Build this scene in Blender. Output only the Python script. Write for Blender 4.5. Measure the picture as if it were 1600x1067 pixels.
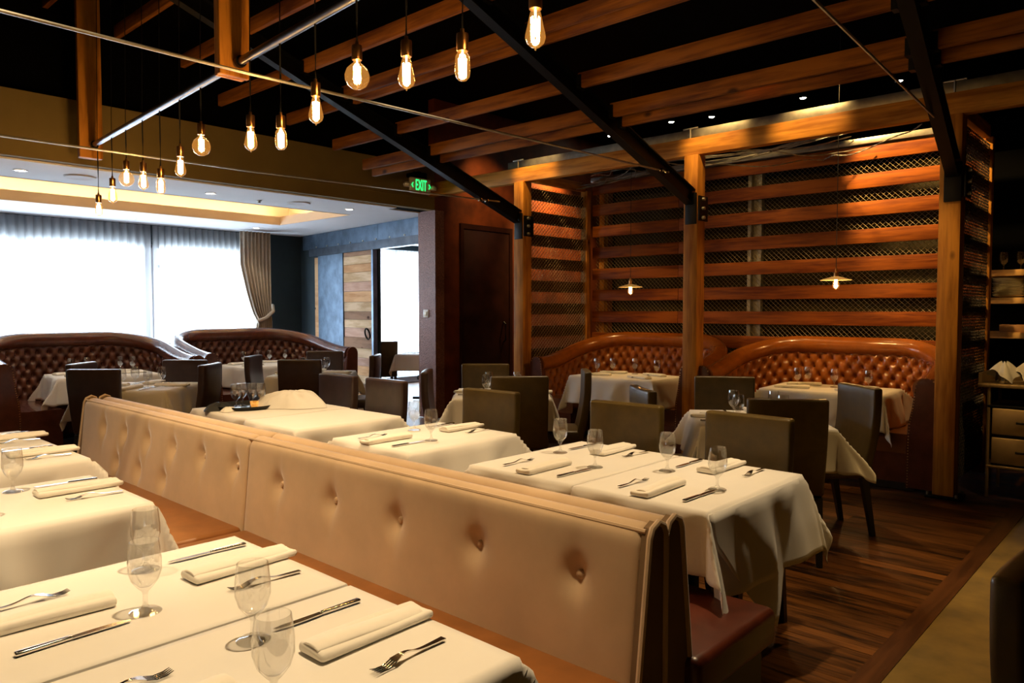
import bpy, bmesh, math, random
from mathutils import Vector, Matrix, Euler
random.seed(7)
PI = math.pi
for o in list(bpy.data.objects): bpy.data.objects.remove(o)
sc = bpy.context.scene
C = sc.collection

# ---------------------------------------------------------------- camera, world, light, exposure
cam_d = bpy.data.cameras.new('camera'); cam = bpy.data.objects.new('camera', cam_d); C.objects.link(cam)
cam_d.sensor_width = 36.0; cam_d.lens = 1164.0 / 1600 * 36.0; cam_d.clip_start = 0.05; cam_d.clip_end = 200
cam.location = (0, 0, 1.48)
cam.rotation_euler = (math.radians(90 - 2.45), 0, math.radians(42.67 - 90))
sc.camera = cam
sc.view_settings.view_transform = 'Standard'; sc.view_settings.look = 'None'
sc.view_settings.gamma = 1.0; sc.view_settings.use_curve_mapping = False
sc.view_settings.exposure = 0.48
sc.cycles.use_denoising = True
sc.cycles.max_bounces = 7; sc.cycles.transparent_max_bounces = 24
sc.cycles.diffuse_bounces = 4; sc.cycles.glossy_bounces = 3
sc.cycles.sample_clamp_indirect = 4.0
sc.cycles.caustics_reflective = False; sc.cycles.caustics_refractive = False
w = bpy.data.worlds.new('world'); sc.world = w; w.use_nodes = True
wb = w.node_tree.nodes['Background']; wb.inputs[0].default_value = (0.80, 0.90, 1.0, 1); wb.inputs[1].default_value = 2.6

def area(name, loc, size, target, power, col):
    d = bpy.data.lights.new(name, 'AREA'); d.shape = 'RECTANGLE'; d.size, d.size_y = size
    d.energy = power; d.color = col
    o = bpy.data.objects.new(name, d); C.objects.link(o); o.location = loc
    o.rotation_euler = (Vector(target) - Vector(loc)).to_track_quat('-Z', 'Z').to_euler()
    return o
# daylight falling on the street-side windows, standing outside them
area('window_daylight', (3.8, 12.5, 1.42), (5.6, 2.1), (3.8, 5, 1.42), 400, (0.80, 0.88, 1.0))
area('window_daylight', (9.6, 12.5, 1.3), (3.7, 2.2), (9.6, 5, 1.3), 320, (0.80, 0.88, 1.0))
WARM = (1.0, 0.62, 0.22)
def spot(loc, target, power, angle, blend=0.6, col=WARM, rad=0.05):
    d = bpy.data.lights.new('ceiling_and_fill_spot', 'SPOT'); d.energy = power; d.color = col
    d.spot_size = math.radians(angle); d.spot_blend = blend; d.shadow_soft_size = rad
    o = bpy.data.objects.new('ceiling_and_fill_spot', d); C.objects.link(o); o.location = loc
    o.rotation_euler = (Vector(target) - Vector(loc)).to_track_quat('-Z', 'Y').to_euler()
TCOL = (1.0, 0.72, 0.40)
spot((1.25, 1.5, 3.9), (0.65, 1.6, 0.76), 310, 60, 0.9, TCOL)
spot((0.3, 3.0, 3.9), (0.85, 3.7, 0.76), 370, 74, 0.9, TCOL)
spot((3.35, 1.5, 3.5), (2.75, 1.95, 0.76), 235, 58, 0.9, TCOL)
spot((3.35, 3.9, 3.5), (2.8, 3.9, 0.76), 240, 66, 0.9, TCOL)
spot((5.45, 2.45, 3.5), (4.7, 2.1, 0.76), 130, 55, 0.9, TCOL)
spot((5.6, 4.6, 3.5), (4.7, 4.4, 0.76), 120, 55, 0.9, TCOL)
spot((4.3, 0.1, 3.5), (4.3, 0.3, 0.0), 190, 60, 0.9, WARM)  # added fill lamp that brightens the carpet
spot((5.3, 1.9, 3.4), (6.55, 1.44, 1.7), 55, 30, 0.9, WARM)  # fill lamp added to brighten the right post
# accent lamps on the header beam, the slats and the brown wall; the rest are added fills
spot((5.75, 5.75, 4.0), (6.6, 5.7, 3.05), 130, 36, 0.8, WARM)
spot((5.75, 3.45, 4.0), (6.6, 3.45, 3.05), 130, 36, 0.8, WARM)
spot((5.75, 2.6, 4.0), (6.6, 2.55, 3.05), 130, 36, 0.8, WARM)
spot((6.95, 2.85, 3.95), (7.94, 1.85, 2.5), 380, 52, 0.5, WARM)
spot((6.95, 4.2, 3.95), (7.94, 3.3, 2.0), 22, 60, 0.8, WARM)
spot((6.9, 4.3, 3.9), (6.85, 4.55, 0.76), 120, 34, 0.9, WARM)  # added lamp, lifts the left booth's tablecloth
spot((6.95, 2.2, 3.9), (7.0, 2.46, 0.76), 120, 34, 0.9, WARM)  # likewise added, for the right booth's tablecloth
spot((7.3, 6.7, 3.95), (7.7, 7.6, 2.9), 70, 66, 0.9, WARM)
spot((8.9, 6.95, 3.95), (9.1, 7.6, 2.75), 420, 80, 0.9, WARM)
spot((6.5, 0.1, 2.9), (8.3, 0.95, 1.68), 60, 26, 0.9, WARM)  # added lamp to lift the shelves and plates
spot((5.7, 0.3, 2.8), (6.95, 0.98, 0.85), 30, 24, 0.9, WARM)  # small added lamp to lift the service cart

# ---------------------------------------------------------------- materials
def ng(name):
    m = bpy.data.materials.new(name); m.use_nodes = True
    nt = m.node_tree; nt.nodes.clear()
    out = nt.nodes.new('ShaderNodeOutputMaterial'); p = nt.nodes.new('ShaderNodeBsdfPrincipled')
    nt.links.new(p.outputs[0], out.inputs[0])
    return m, nt, p, out
def nn(nt, t, **k):
    n = nt.nodes.new(t)
    for a, b in k.items(): setattr(n, a, b)
    return n
def ramp(nt, fac, stops):
    r = nn(nt, 'ShaderNodeValToRGB'); cr = r.color_ramp
    while len(cr.elements) < len(stops): cr.elements.new(0.5)
    for e, (p, c) in zip(cr.elements, stops):
        e.position = p; e.color = (*c, 1)
    nt.links.new(fac, r.inputs[0]); return r.outputs[0]
def coords(nt, scale=(1, 1, 1), rnd=True):
    tc = nn(nt, 'ShaderNodeTexCoord'); mp = nn(nt, 'ShaderNodeMapping')
    mp.inputs['Scale'].default_value = scale
    nt.links.new(tc.outputs['Object'], mp.inputs[0])
    if rnd:
        oi = nn(nt, 'ShaderNodeObjectInfo'); mu = nn(nt, 'ShaderNodeMath', operation='MULTIPLY'); mu.inputs[1].default_value = 37.0
        nt.links.new(oi.outputs['Random'], mu.inputs[0])
        cx = nn(nt, 'ShaderNodeCombineXYZ')
        for i in range(3): nt.links.new(mu.outputs[0], cx.inputs[i])
        nt.links.new(cx.outputs[0], mp.inputs['Location'])
    return mp.outputs[0]
def noise(nt, v, s, d=4, r=0.55, dist=0.0):
    n = nn(nt, 'ShaderNodeTexNoise'); n.inputs['Scale'].default_value = s; n.inputs['Detail'].default_value = d
    n.inputs['Roughness'].default_value = r; n.inputs['Distortion'].default_value = dist
    nt.links.new(v, n.inputs['Vector']); return n.outputs['Fac']
def bump(nt, p, h, st=0.3, dist=0.01):
    b = nn(nt, 'ShaderNodeBump'); b.inputs['Strength'].default_value = st; b.inputs['Distance'].default_value = dist
    nt.links.new(h, b.inputs['Height']); nt.links.new(b.outputs[0], p.inputs['Normal'])
def plain(name, col, rough=0.5, metal=0.0, var=0.0, scale=20, bst=0.0, sheen=0.0, spec=0.5, coat=0.0):
    m, nt, p, out = ng(name)
    p.inputs['Roughness'].default_value = rough; p.inputs['Metallic'].default_value = metal
    p.inputs['Specular IOR Level'].default_value = spec; p.inputs['Coat Weight'].default_value = coat
    p.inputs['Sheen Weight'].default_value = sheen; p.inputs['Sheen Roughness'].default_value = 0.4
    v = coords(nt); f = noise(nt, v, scale)
    a = tuple(c * (1 - var) for c in col); b = tuple(min(1, c * (1 + var)) for c in col)
    nt.links.new(ramp(nt, f, [(0.3, a), (0.7, b)]), p.inputs['Base Color'])
    if bst: bump(nt, p, f, bst)
    return m
def wood(name, c1, c2, axis=1, rough=0.6, fine=22, knots=True, rnd_val=0.0, dark=(0.05, 0.015, 0.004)):
    m, nt, p, out = ng(name); p.inputs['Roughness'].default_value = rough; p.inputs['Specular IOR Level'].default_value = 0.22
    s = [1, 1, 1]; s[axis] = 0.07
    v = coords(nt, tuple(s)); f1 = noise(nt, v, fine, 6, 0.6, 0.4)
    s2 = [1, 1, 1]; s2[axis] = 0.25
    v2 = coords(nt, tuple(s2)); f2 = noise(nt, v2, 5, 3)
    mx = nn(nt, 'ShaderNodeMath', operation='ADD'); nt.links.new(f1, mx.inputs[0]); nt.links.new(f2, mx.inputs[1])
    hf = nn(nt, 'ShaderNodeMath', operation='MULTIPLY'); hf.inputs[1].default_value = 0.5; nt.links.new(mx.outputs[0], hf.inputs[0])
    col = ramp(nt, hf.outputs[0], [(0.40, c1), (0.57, c2)])
    if knots:
        vo = nn(nt, 'ShaderNodeTexVoronoi'); vo.inputs['Scale'].default_value = 3.2
        s3 = [1, 1, 1]; s3[axis] = 0.55
        nt.links.new(coords(nt, tuple(s3)), vo.inputs['Vector'])
        k = ramp(nt, vo.outputs['Distance'], [(0.045, (0, 0, 0)), (0.10, (1, 1, 1))])
        mix = nn(nt, 'ShaderNodeMix', data_type='RGBA'); mix.inputs[6].default_value = (*dark, 1)
        nt.links.new(k, mix.inputs[0]); nt.links.new(col, mix.inputs[7]); col = mix.outputs[2]
    if rnd_val:
        oi = nn(nt, 'ShaderNodeObjectInfo'); hs = nn(nt, 'ShaderNodeHueSaturation')
        mr = nn(nt, 'ShaderNodeMapRange'); mr.inputs[3].default_value = 1 - rnd_val; mr.inputs[4].default_value = 1 + rnd_val
        nt.links.new(oi.outputs['Random'], mr.inputs[0]); nt.links.new(mr.outputs[0], hs.inputs['Value'])
        nt.links.new(col, hs.inputs['Color']); col = hs.outputs[0]
    nt.links.new(col, p.inputs['Base Color']); bump(nt, p, f1, 0.35, 0.004)
    return m
def emis(name, col, st):
    m = bpy.data.materials.new(name); m.use_nodes = True; nt = m.node_tree; nt.nodes.clear()
    o = nn(nt, 'ShaderNodeOutputMaterial'); e = nn(nt, 'ShaderNodeEmission')
    e.inputs[0].default_value = (*col, 1); e.inputs[1].default_value = st; nt.links.new(e.outputs[0], o.inputs[0]); return m
def clearglass(name, tint=(0.96, 0.98, 0.98), edge=(0.45, 0.45, 0.45), refl=0.9, glow=0.0):
    m = bpy.data.materials.new(name); m.use_nodes = True; nt = m.node_tree; nt.nodes.clear()
    o = nn(nt, 'ShaderNodeOutputMaterial'); t = nn(nt, 'ShaderNodeBsdfTransparent'); g = nn(nt, 'ShaderNodeBsdfGlossy')
    g.inputs['Roughness'].default_value = 0.02; g.inputs[0].default_value = (refl, refl, refl, 1)
    lw = nn(nt, 'ShaderNodeLayerWeight'); lw.inputs[0].default_value = 0.5
    nt.links.new(ramp(nt, lw.outputs['Facing'], [(0.74, tint), (0.96, edge)]), t.inputs[0])
    mx = nn(nt, 'ShaderNodeMixShader')
    nt.links.new(ramp(nt, lw.outputs['Facing'], [(0.0, (0.12,) * 3), (0.6, (0.18,) * 3), (0.93, (0.55,) * 3)]), mx.inputs[0])
    nt.links.new(t.outputs[0], mx.inputs[1]); nt.links.new(g.outputs[0], mx.inputs[2]); nt.links.new(mx.outputs[0], o.inputs[0])
    if glow:
        e = nn(nt, 'ShaderNodeEmission'); e.inputs[0].default_value = (1.0, 0.42, 0.08, 1); e.inputs[1].default_value = glow
        ad = nn(nt, 'ShaderNodeAddShader'); nt.links.new(mx.outputs[0], ad.inputs[0]); nt.links.new(e.outputs[0], ad.inputs[1]); nt.links.new(ad.outputs[0], o.inputs[0])
    return m
def sheer_mat(name, col, transp, transl):
    m = bpy.data.materials.new(name); m.use_nodes = True; nt = m.node_tree; nt.nodes.clear()
    o = nn(nt, 'ShaderNodeOutputMaterial'); t = nn(nt, 'ShaderNodeBsdfTransparent'); l = nn(nt, 'ShaderNodeBsdfTranslucent'); d = nn(nt, 'ShaderNodeBsdfDiffuse')
    l.inputs[0].default_value = (*col, 1); d.inputs[0].default_value = (*col, 1)
    m1 = nn(nt, 'ShaderNodeMixShader'); m1.inputs[0].default_value = transl
    nt.links.new(d.outputs[0], m1.inputs[1]); nt.links.new(l.outputs[0], m1.inputs[2])
    m2 = nn(nt, 'ShaderNodeMixShader'); m2.inputs[0].default_value = transp
    nt.links.new(m1.outputs[0], m2.inputs[1]); nt.links.new(t.outputs[0], m2.inputs[2]); nt.links.new(m2.outputs[0], o.inputs[0])
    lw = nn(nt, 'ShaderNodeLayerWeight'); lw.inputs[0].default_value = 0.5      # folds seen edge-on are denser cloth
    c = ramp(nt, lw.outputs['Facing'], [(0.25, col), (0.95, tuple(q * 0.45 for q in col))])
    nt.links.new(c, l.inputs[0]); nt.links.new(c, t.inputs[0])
    return m
M = {}
M['fir_z'] = wood('fir_upright', (0.28, 0.095, 0.010), (0.62, 0.26, 0.032), 2)
M['fir_y'] = wood('fir_beam', (0.30, 0.11, 0.012), (0.64, 0.28, 0.038), 1)
M['fir_x'] = wood('fir_cross', (0.30, 0.11, 0.012), (0.64, 0.28, 0.038), 0)
M['joist'] = wood('rough_joist', (0.10, 0.026, 0.004), (0.30, 0.105, 0.012), 1, rough=0.75, rnd_val=0.12)
M['slat'] = wood('redwood_slat', (0.14, 0.028, 0.003), (0.34, 0.092, 0.007), 1, knots=False, fine=34)
M['slatshade'] = wood('shaded_slat', (0.030, 0.010, 0.004), (0.07, 0.022, 0.008), 0, knots=False, fine=30)  # shade of the unlit partition side put into the slat colour
M['floor'] = wood('dark_floorboard', (0.010, 0.004, 0.0012), (0.14, 0.052, 0.012), 1, rough=0.36, knots=False, fine=46, rnd_val=0.35)
M['floortrim'] = wood('dark_wood_trim', (0.05, 0.018, 0.006), (0.11, 0.04, 0.012), 0, rough=0.4, knots=False)
M['plank'] = [wood('reclaimed_plank_' + n, a, b, 1, rough=0.8, rnd_val=0.12, fine=16) for n, a, b in
    (('pale', (0.50, 0.34, 0.18), (0.72, 0.55, 0.36)), ('honey', (0.50, 0.27, 0.12), (0.68, 0.42, 0.22)), ('brown', (0.20, 0.12, 0.075), (0.36, 0.22, 0.14)), ('rose', (0.46, 0.28, 0.20), (0.62, 0.42, 0.32)))]
M['shelf'] = wood('shelf_board', (0.60, 0.33, 0.10), (0.80, 0.48, 0.16), 1, knots=False)
M['steel'] = plain('black_steel', (0.003, 0.003, 0.003), 0.45, 0.0, 0.3, 8, spec=0.2)
M['galv'] = plain('galvanised_steel', (0.42, 0.40, 0.34), 0.45, 0.8, 0.2, 12)
M['mesh'] = plain('expanded_metal', (0.48, 0.39, 0.20), 0.5, 0.25, 0.1, 10)
M['cartsteel'] = plain('brushed_cart_steel', (0.50, 0.38, 0.20), 0.38, 0.85, 0.2, 5)
M['meshshade'] = plain('shaded_expanded_metal', (0.05, 0.04, 0.025), 0.6, 0.2, 0.1, 10)  # shaded copy of the mesh, right partition's dimness put into its colour
M['chrome'] = plain('polished_steel', (0.75, 0.73, 0.70), 0.14, 1.0, 0.03, 8)
M['pipe'] = plain('steel_pipe', (0.20, 0.20, 0.24), 0.34, 1.0, 0.1, 6)
M['brass'] = plain('aged_brass', (0.50, 0.27, 0.11), 0.28, 1.0, 0.15, 20)
M['cord'] = plain('black_cord', (0.006, 0.006, 0.006), 0.7)
M['black'] = plain('black_paint', (0.0015, 0.0015, 0.0015), 0.95, spec=0.05)
M['leg'] = plain('black_wood_leg', (0.010, 0.007, 0.005), 0.45)
M['ceil'] = plain('white_ceiling_paint', (0.86, 0.87, 0.90), 0.9, 0, 0.02, 3)
M['cove'] = plain('cove_paint', (0.76, 0.60, 0.42), 0.9, 0, 0.02, 3)
M['soffit'] = plain('olive_plaster', (0.20, 0.145, 0.048), 0.9, 0, 0.07, 3, 0.05)
M['olive'] = plain('olive_wall_paint', (0.045, 0.033, 0.009), 0.9, 0, 0.15, 3)
M['teal'] = plain('dark_teal_paint', (0.012, 0.026, 0.034), 0.75, 0, 0.15, 3)
M['rust'] = plain('rust_brown_panel', (0.15, 0.032, 0.007), 0.5, 0.1, 0.45, 3.5, 0.15)
M['rustdark'] = plain('dark_brown_door', (0.035, 0.009, 0.005), 0.4, 0.1, 0.35, 4)
M['pillar'] = plain('embossed_plum_hide', (0.24, 0.105, 0.085), 0.42, 0, 0.35, 60, 0.8)
M['blue'] = plain('blued_steel_sheet', (0.13, 0.19, 0.27), 0.38, 0.7, 0.35, 5, 0.1)
M['bluedark'] = plain('dark_blued_steel', (0.08, 0.10, 0.13), 0.4, 0.7, 0.35, 6, 0.1)
M['carpet'] = plain('ochre_carpet', (0.21, 0.135, 0.032), 0.97, 0, 0.30, 5, 0.0, 0.3)
M['linen'] = plain('white_linen', (0.80, 0.775, 0.725), 0.85, 0, 0.015, 6, 0.0, 0.15)
M['napkin'] = plain('napkin_linen', (0.84, 0.80, 0.72), 0.9, 0, 0.02, 30, 0.1)
M['leather'] = plain('dark_olive_leather', (0.078, 0.050, 0.009), 0.38, 0, 0.18, 14, 0.06)
M['brownleather'] = plain('dark_brown_leather', (0.048, 0.027, 0.021), 0.29, 0, 0.18, 14, 0.06)
M['cognac'] = plain('cognac_leather', (0.29, 0.085, 0.012), 0.21, 0, 0.14, 12, 0.05, coat=0.3)
M['maroon'] = plain('chestnut_leather', (0.105, 0.032, 0.018), 0.25, 0, 0.18, 12, 0.05, coat=0.3)
M['seatbrown'] = plain('brown_booth_seat_leather', (0.15, 0.048, 0.010), 0.3, 0, 0.2, 10, 0.06)
M['seatred'] = plain('oxblood_seat_leather', (0.085, 0.018, 0.008), 0.3, 0, 0.25, 10, 0.06)
M['seattan'] = plain('tan_seat_leather', (0.26, 0.095, 0.022), 0.35, 0, 0.15, 10, 0.06)
M['velvet'] = plain('beige_velvet', (0.60, 0.425, 0.26), 0.75, 0, 0.09, 5, 0.03, sheen=0.5)
M['velvetdark'] = plain('brown_velvet_edge', (0.20, 0.12, 0.055), 0.85, 0, 0.1, 8, 0.0, sheen=0.3)
M['drape'] = plain('taupe_drape', (0.36, 0.30, 0.23), 0.9, 0, 0.06, 10)
M['sheer'] = sheer_mat('sheer_curtain', (0.95, 0.96, 1.0), 0.42, 0.9)
M['glass'] = clearglass('goblet_glass', (0.985, 0.985, 0.98), (0.42, 0.40, 0.36))
M['amber'] = clearglass('amber_bulb_glass', (1.0, 0.90, 0.70), (0.95, 0.60, 0.25), glow=0.16)
M['winglass'] = clearglass('window_glass', (0.93, 0.97, 0.97), (0.8, 0.85, 0.85))
M['fil'] = emis('glowing_filament', (1.0, 0.60, 0.22), 90)
M['cove_led'] = emis('cove_strip', (1.0, 0.78, 0.45), 34)
M['led'] = emis('downlight_lamp', (1.0, 0.85, 0.65), 14)
M['farled'] = emis('spotlight_lamp', (1.0, 0.85, 0.62), 45)
M['exitg'] = emis('green_exit_letters', (0.02, 0.9, 0.16), 1.6)
M['white'] = plain('white_plastic', (0.75, 0.72, 0.68), 0.4)
M['plate'] = plain('glazed_porcelain', (0.72, 0.66, 0.50), 0.25)
M['frame'] = plain('window_frame_paint', (0.42, 0.44, 0.48), 0.5)
M['card'] = plain('tan_carton', (0.42, 0.22, 0.09), 0.7, 0, 0.1)
M['sconce'] = plain('enamel_shade', (0.55, 0.42, 0.26), 0.35, 0.3)
M['water'] = clearglass('tray_glass', (0.85, 0.88, 0.9), (0.5, 0.5, 0.55))
M['concrete'] = plain('grey_kerb', (0.45, 0.47, 0.50), 0.8)

# ---------------------------------------------------------------- mesh helpers
class MB:
    def __init__(s): s.v = []; s.f = []; s.mats = []; s.fm = []
    def add(s, vs, fs, mi=0):
        b = len(s.v); s.v += [tuple(v) for v in vs]; s.f += [tuple(i + b for i in f) for f in fs]; s.fm += [mi] * len(fs)
        return b
    def box(s, lo, hi, rot=None, piv=None):
        x0, y0, z0 = lo; x1, y1, z1 = hi
        vs = [Vector(p) for p in ((x0,y0,z0),(x1,y0,z0),(x1,y1,z0),(x0,y1,z0),(x0,y0,z1),(x1,y0,z1),(x1,y1,z1),(x0,y1,z1))]
        if rot is not None:
            pv = Vector(piv) if piv else (Vector(lo) + Vector(hi)) / 2
            vs = [rot @ (v - pv) + pv for v in vs]
        s.add(vs, [(0,3,2,1),(4,5,6,7),(0,1,5,4),(1,2,6,5),(2,3,7,6),(3,0,4,7)])
        return s
    def bar(s, a, b, wx, wz, up=(0, 0, 1)):
        a, b = Vector(a), Vector(b); d = (b - a).normalized(); r = d.cross(Vector(up)).normalized(); u = r.cross(d)
        vs = [p + r * (sx * wx / 2) + u * (sz * wz / 2) for p in (a, b) for sx, sz in ((-1,-1),(1,-1),(1,1),(-1,1))]
        s.add(vs, [(0,1,2,3),(7,6,5,4),(0,4,5,1),(1,5,6,2),(2,6,7,3),(3,7,4,0)]); return s
    def rbox(s, c, sz, r=0.02, n=2, div=(1, 1, 1), fn=None):
        h = [sz[i] / 2 for i in range(3)]; r = min(r, *[x * 0.999 for x in h])
        ax = []
        for i in range(3):
            L = [-h[i] + r * (1 - math.cos(k / n * PI / 2)) for k in range(n)]
            L += [-h[i] + r + (2 * (h[i] - r)) * k / div[i] for k in range(div[i] + 1)]
            L += [h[i] - r + r * math.sin(k / n * PI / 2) for k in range(1, n + 1)]
            ax.append(L)
        ids = {}; vs = []; fs = []
        def vid(p):
            k = tuple(round(q, 6) for q in p)
            if k not in ids:
                q = [max(-(h[i] - r), min(h[i] - r, p[i])) for i in range(3)]
                d = Vector([p[i] - q[i] for i in range(3)])
                o = Vector(q) + (d.normalized() * r if d.length > 1e-9 else d)
                o = o + Vector(c)
                if fn: o = Vector(fn(o))
                ids[k] = len(vs); vs.append(o)
            return ids[k]
        for a in range(3):
            b, e = (a + 1) % 3, (a + 2) % 3
            for sg in (-1, 1):
                for i in range(len(ax[b]) - 1):
                    for j in range(len(ax[e]) - 1):
                        q = []
                        for (ii, jj) in ((i, j), (i + 1, j), (i + 1, j + 1), (i, j + 1)):
                            p = [0, 0, 0]; p[a] = sg * h[a]; p[b] = ax[b][ii]; p[e] = ax[e][jj]; q.append(vid(p))
                        fs.append(tuple(q) if sg > 0 else tuple(reversed(q)))
        s.add(vs, fs); return s
    def tube(s, pts, r, n=8, caps=True, up=(0, 0, 1)):
        pts = [Vector(p) for p in pts]; N = len(pts); rr = r if isinstance(r, (list, tuple)) else [r] * N
        vs = []; pu = Vector(up)
        for i, p in enumerate(pts):
            d = (pts[min(i + 1, N - 1)] - pts[max(i - 1, 0)]).normalized()
            a = d.cross(pu)
            if a.length < 1e-3: a = d.cross(Vector((1, 0, 0)))
            a.normalize(); b = a.cross(d)
            for k in range(n):
                t = 2 * PI * k / n; vs.append(p + a * (rr[i] * math.cos(t)) + b * (rr[i] * math.sin(t)))
        fs = [(i * n + k, i * n + (k + 1) % n, (i + 1) * n + (k + 1) % n, (i + 1) * n + k) for i in range(N - 1) for k in range(n)]
        if caps: fs += [tuple(reversed(range(n))), tuple(range((N - 1) * n, N * n))]
        s.add(vs, fs); return s
    def lathe(s, prof, n=20, c=(0, 0, 0)):
        vs = [(c[0] + r * math.cos(2 * PI * k / n), c[1] + r * math.sin(2 * PI * k / n), c[2] + z) for r, z in prof for k in range(n)]
        fs = [(i * n + k, i * n + (k + 1) % n, (i + 1) * n + (k + 1) % n, (i + 1) * n + k) for i in range(len(prof) - 1) for k in range(n)]
        s.add(vs, fs); return s
    def grid(s, fn, nu, nv, wrap=False):
        vs = [fn(i / nu, j / nv) for i in range(nu + (0 if wrap else 1)) for j in range(nv + 1)]
        w = nv + 1; U = nu if wrap else nu + 1
        fs = [(i * w + j, ((i + 1) % U) * w + j, ((i + 1) % U) * w + j + 1, i * w + j + 1) for i in range(nu) for j in range(nv)]
        s.add(vs, fs); return s
    def prism(s, pts, a, b):   # pts 3d outline functions: list of (x,y,z) at a and at b
        n = len(a); s.add(list(a) + list(b), [tuple(reversed(range(n))), tuple(range(n, 2 * n))] + [(i, (i + 1) % n, n + (i + 1) % n, n + i) for i in range(n)]); return s
    def mesh(s, name, mat, smooth=True, ang=38):
        me = bpy.data.meshes.new(name); me.from_pydata(s.v, [], s.f); me.validate()
        if smooth:
            for p in me.polygons: p.use_smooth = True
            me.set_sharp_from_angle(angle=math.radians(ang))
        me.materials.append(M[mat] if isinstance(mat, str) else mat)
        return me
    def build(s, name, mat, parent=None, loc=None, smooth=True, ang=38):
        o = bpy.data.objects.new(name, s.mesh(name, mat, smooth, ang)); C.objects.link(o)
        if parent: o.parent = parent
        if loc: o.location = loc
        return o
def mobj(name, me, parent=None, loc=(0, 0, 0), rz=0.0):
    o = bpy.data.objects.new(name, me); C.objects.link(o); o.parent = parent; o.location = loc; o.rotation_euler = (0, 0, rz); return o
def tag(o, label=None, cat=None, group=None, kind=None):
    if label: o['label'] = label
    if cat: o['category'] = cat
    if group: o['group'] = group
    if kind: o['kind'] = kind
    return o
def thing(name, label, cat, loc=(0, 0, 0), rz=0.0, group=None):
    o = bpy.data.objects.new(name, None); C.objects.link(o); o.location = loc; o.rotation_euler = (0, 0, rz)
    o.empty_display_size = 0.1
    return tag(o, label, cat, group)
def struct(o): o['kind'] = 'structure'; return o
def stuff(o): o['kind'] = 'stuff'; return o
KIDS = {}
def kids(o): return [c for c in bpy.data.objects if c.parent == o]
def dup(root, loc, rz, label, group=None):
    if root.name not in KIDS: KIDS[root.name] = [(c, kids(c)) for c in kids(root)]
    r = root.copy(); C.objects.link(r); r.location = loc; r.rotation_euler = (0, 0, rz); r['label'] = label
    if group: r['group'] = group
    for c, gs in KIDS[root.name]:
        d = c.copy(); C.objects.link(d); d.parent = r
        for g in gs:
            e = g.copy(); C.objects.link(e); e.parent = d
    return r
FIRST = {}
def place(key, maker, loc, rz, label, cat, group):
    """first call builds the thing, later calls copy it with its parts"""
    if key not in FIRST:
        FIRST[key] = maker(); o = FIRST[key]; tag(o, label, cat, group); o.location = loc; o.rotation_euler = (0, 0, rz); return o
    return dup(FIRST[key], loc, rz, label, group)

# ---------------------------------------------------------------- the room shell
SY = 7.6      # soffit and brown wall plane
fl = struct(MB().box((-2.5, -2.5, -0.12), (12.0, 12.4, -0.012)).build('floor', 'floor', smooth=False))
pm = [MB().box((0, 0, 0), (0.098, L, 0.012)).mesh('floor_plank', 'floor', False) for L in (1.1, 1.5, 0.8)]
x = 1.95; n = 0
while x < 6.55 - 0.05:
    y = 0.985; k = 0
    while y < 3.2 - 0.3:
        m_ = random.choice((0, 1, 2)); L = (1.1, 1.5, 0.8)[m_]
        o = mobj('floor_plank', pm[m_], fl, (x, y, -0.0125 - random.random() * 0.0012)); y += L + 0.002; n += 1
    x += 0.1
struct(MB().box((-2.5, -2.5, -0.012), (12, 0.885, 0.002)).build('carpet', 'carpet', smooth=False))
struct(MB().box((-2.5, 0.886, -0.012), (6.7, 0.984, 0.006)).build('trim_1', 'floortrim', smooth=False))
struct(MB().box((-2.5, -2.5, 4.3), (12, SY + 0.25, 4.4)).build('ceiling', 'black', smooth=False))
struct(MB().box((-2.6, -2.5, 0), (-2.5, 12.3, 4.4)).build('wall_left', 'soffit', smooth=False))
struct(MB().box((-2.6, -2.6, 0), (12, -2.5, 4.4)).build('wall_front', 'black', smooth=False))
struct(MB().box((12, -2.6, 0), (12.1, 12.4, 4.4)).build('wall_right', 'black', smooth=False))
# wall behind the slats and the shelves
struct(MB().box((8.62, 1.62, 0), (8.72, 6.0, 3.02)).build('wall_back', 'olive', smooth=False))
struct(MB().box((8.62, -2.5, 0), (8.72, 1.62, 3.02)).build('wall_back', 'black', smooth=False))
# soffit above the private room
struct(MB().box((-2.5, SY, 2.815), (6.71, SY + 0.12, 3.39)).build('wall_soffit', 'soffit', smooth=False))
struct(MB().box((-2.5, SY + 0.12, 2.815), (6.71, SY + 0.3, 4.3)).build('wall_soffit', 'black', smooth=False))
MBg = MB().box((-2.5, SY - 0.006, 2.955), (6.71, SY, 2.962)); struct(MBg.build('trim_2', 'soffit', smooth=False))
# brown wall with its doorway panel, and the wall end
wm = struct(MB().box((6.71, SY, 0), (10.9, SY + 0.12, 4.3)).build('wall_middle', 'rust', smooth=False))
struct(MB().box((7.16, SY - 0.035, 0), (7.22, SY, 2.61)).box((8.16, SY - 0.035, 0), (8.22, SY, 2.61)).box((7.16, SY - 0.035, 2.61), (8.22, SY, 2.68)).build('trim_3', 'rustdark', smooth=False))
dr = struct(MB().rbox((7.69, SY - 0.012, 1.30), (0.94, 0.024, 2.60), 0.006, 1).build('door_1', 'rustdark'))
MB().tube([(8.03, SY - 0.03, 1.0), (8.03, SY - 0.07, 1.03), (8.03, SY - 0.07, 1.27), (8.03, SY - 0.03, 1.30)], 0.012, 8).build('door_handle', 'steel', dr)
struct(MB().box((6.70, SY - 0.02, 0), (6.86, SY + 0.33, 2.815)).build('wall_end', 'pillar', smooth=False))
struct(MB().box((10.85, 5.0, 0), (10.95, SY, 4.3)).build('wall_passage', 'black', smooth=False))
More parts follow.
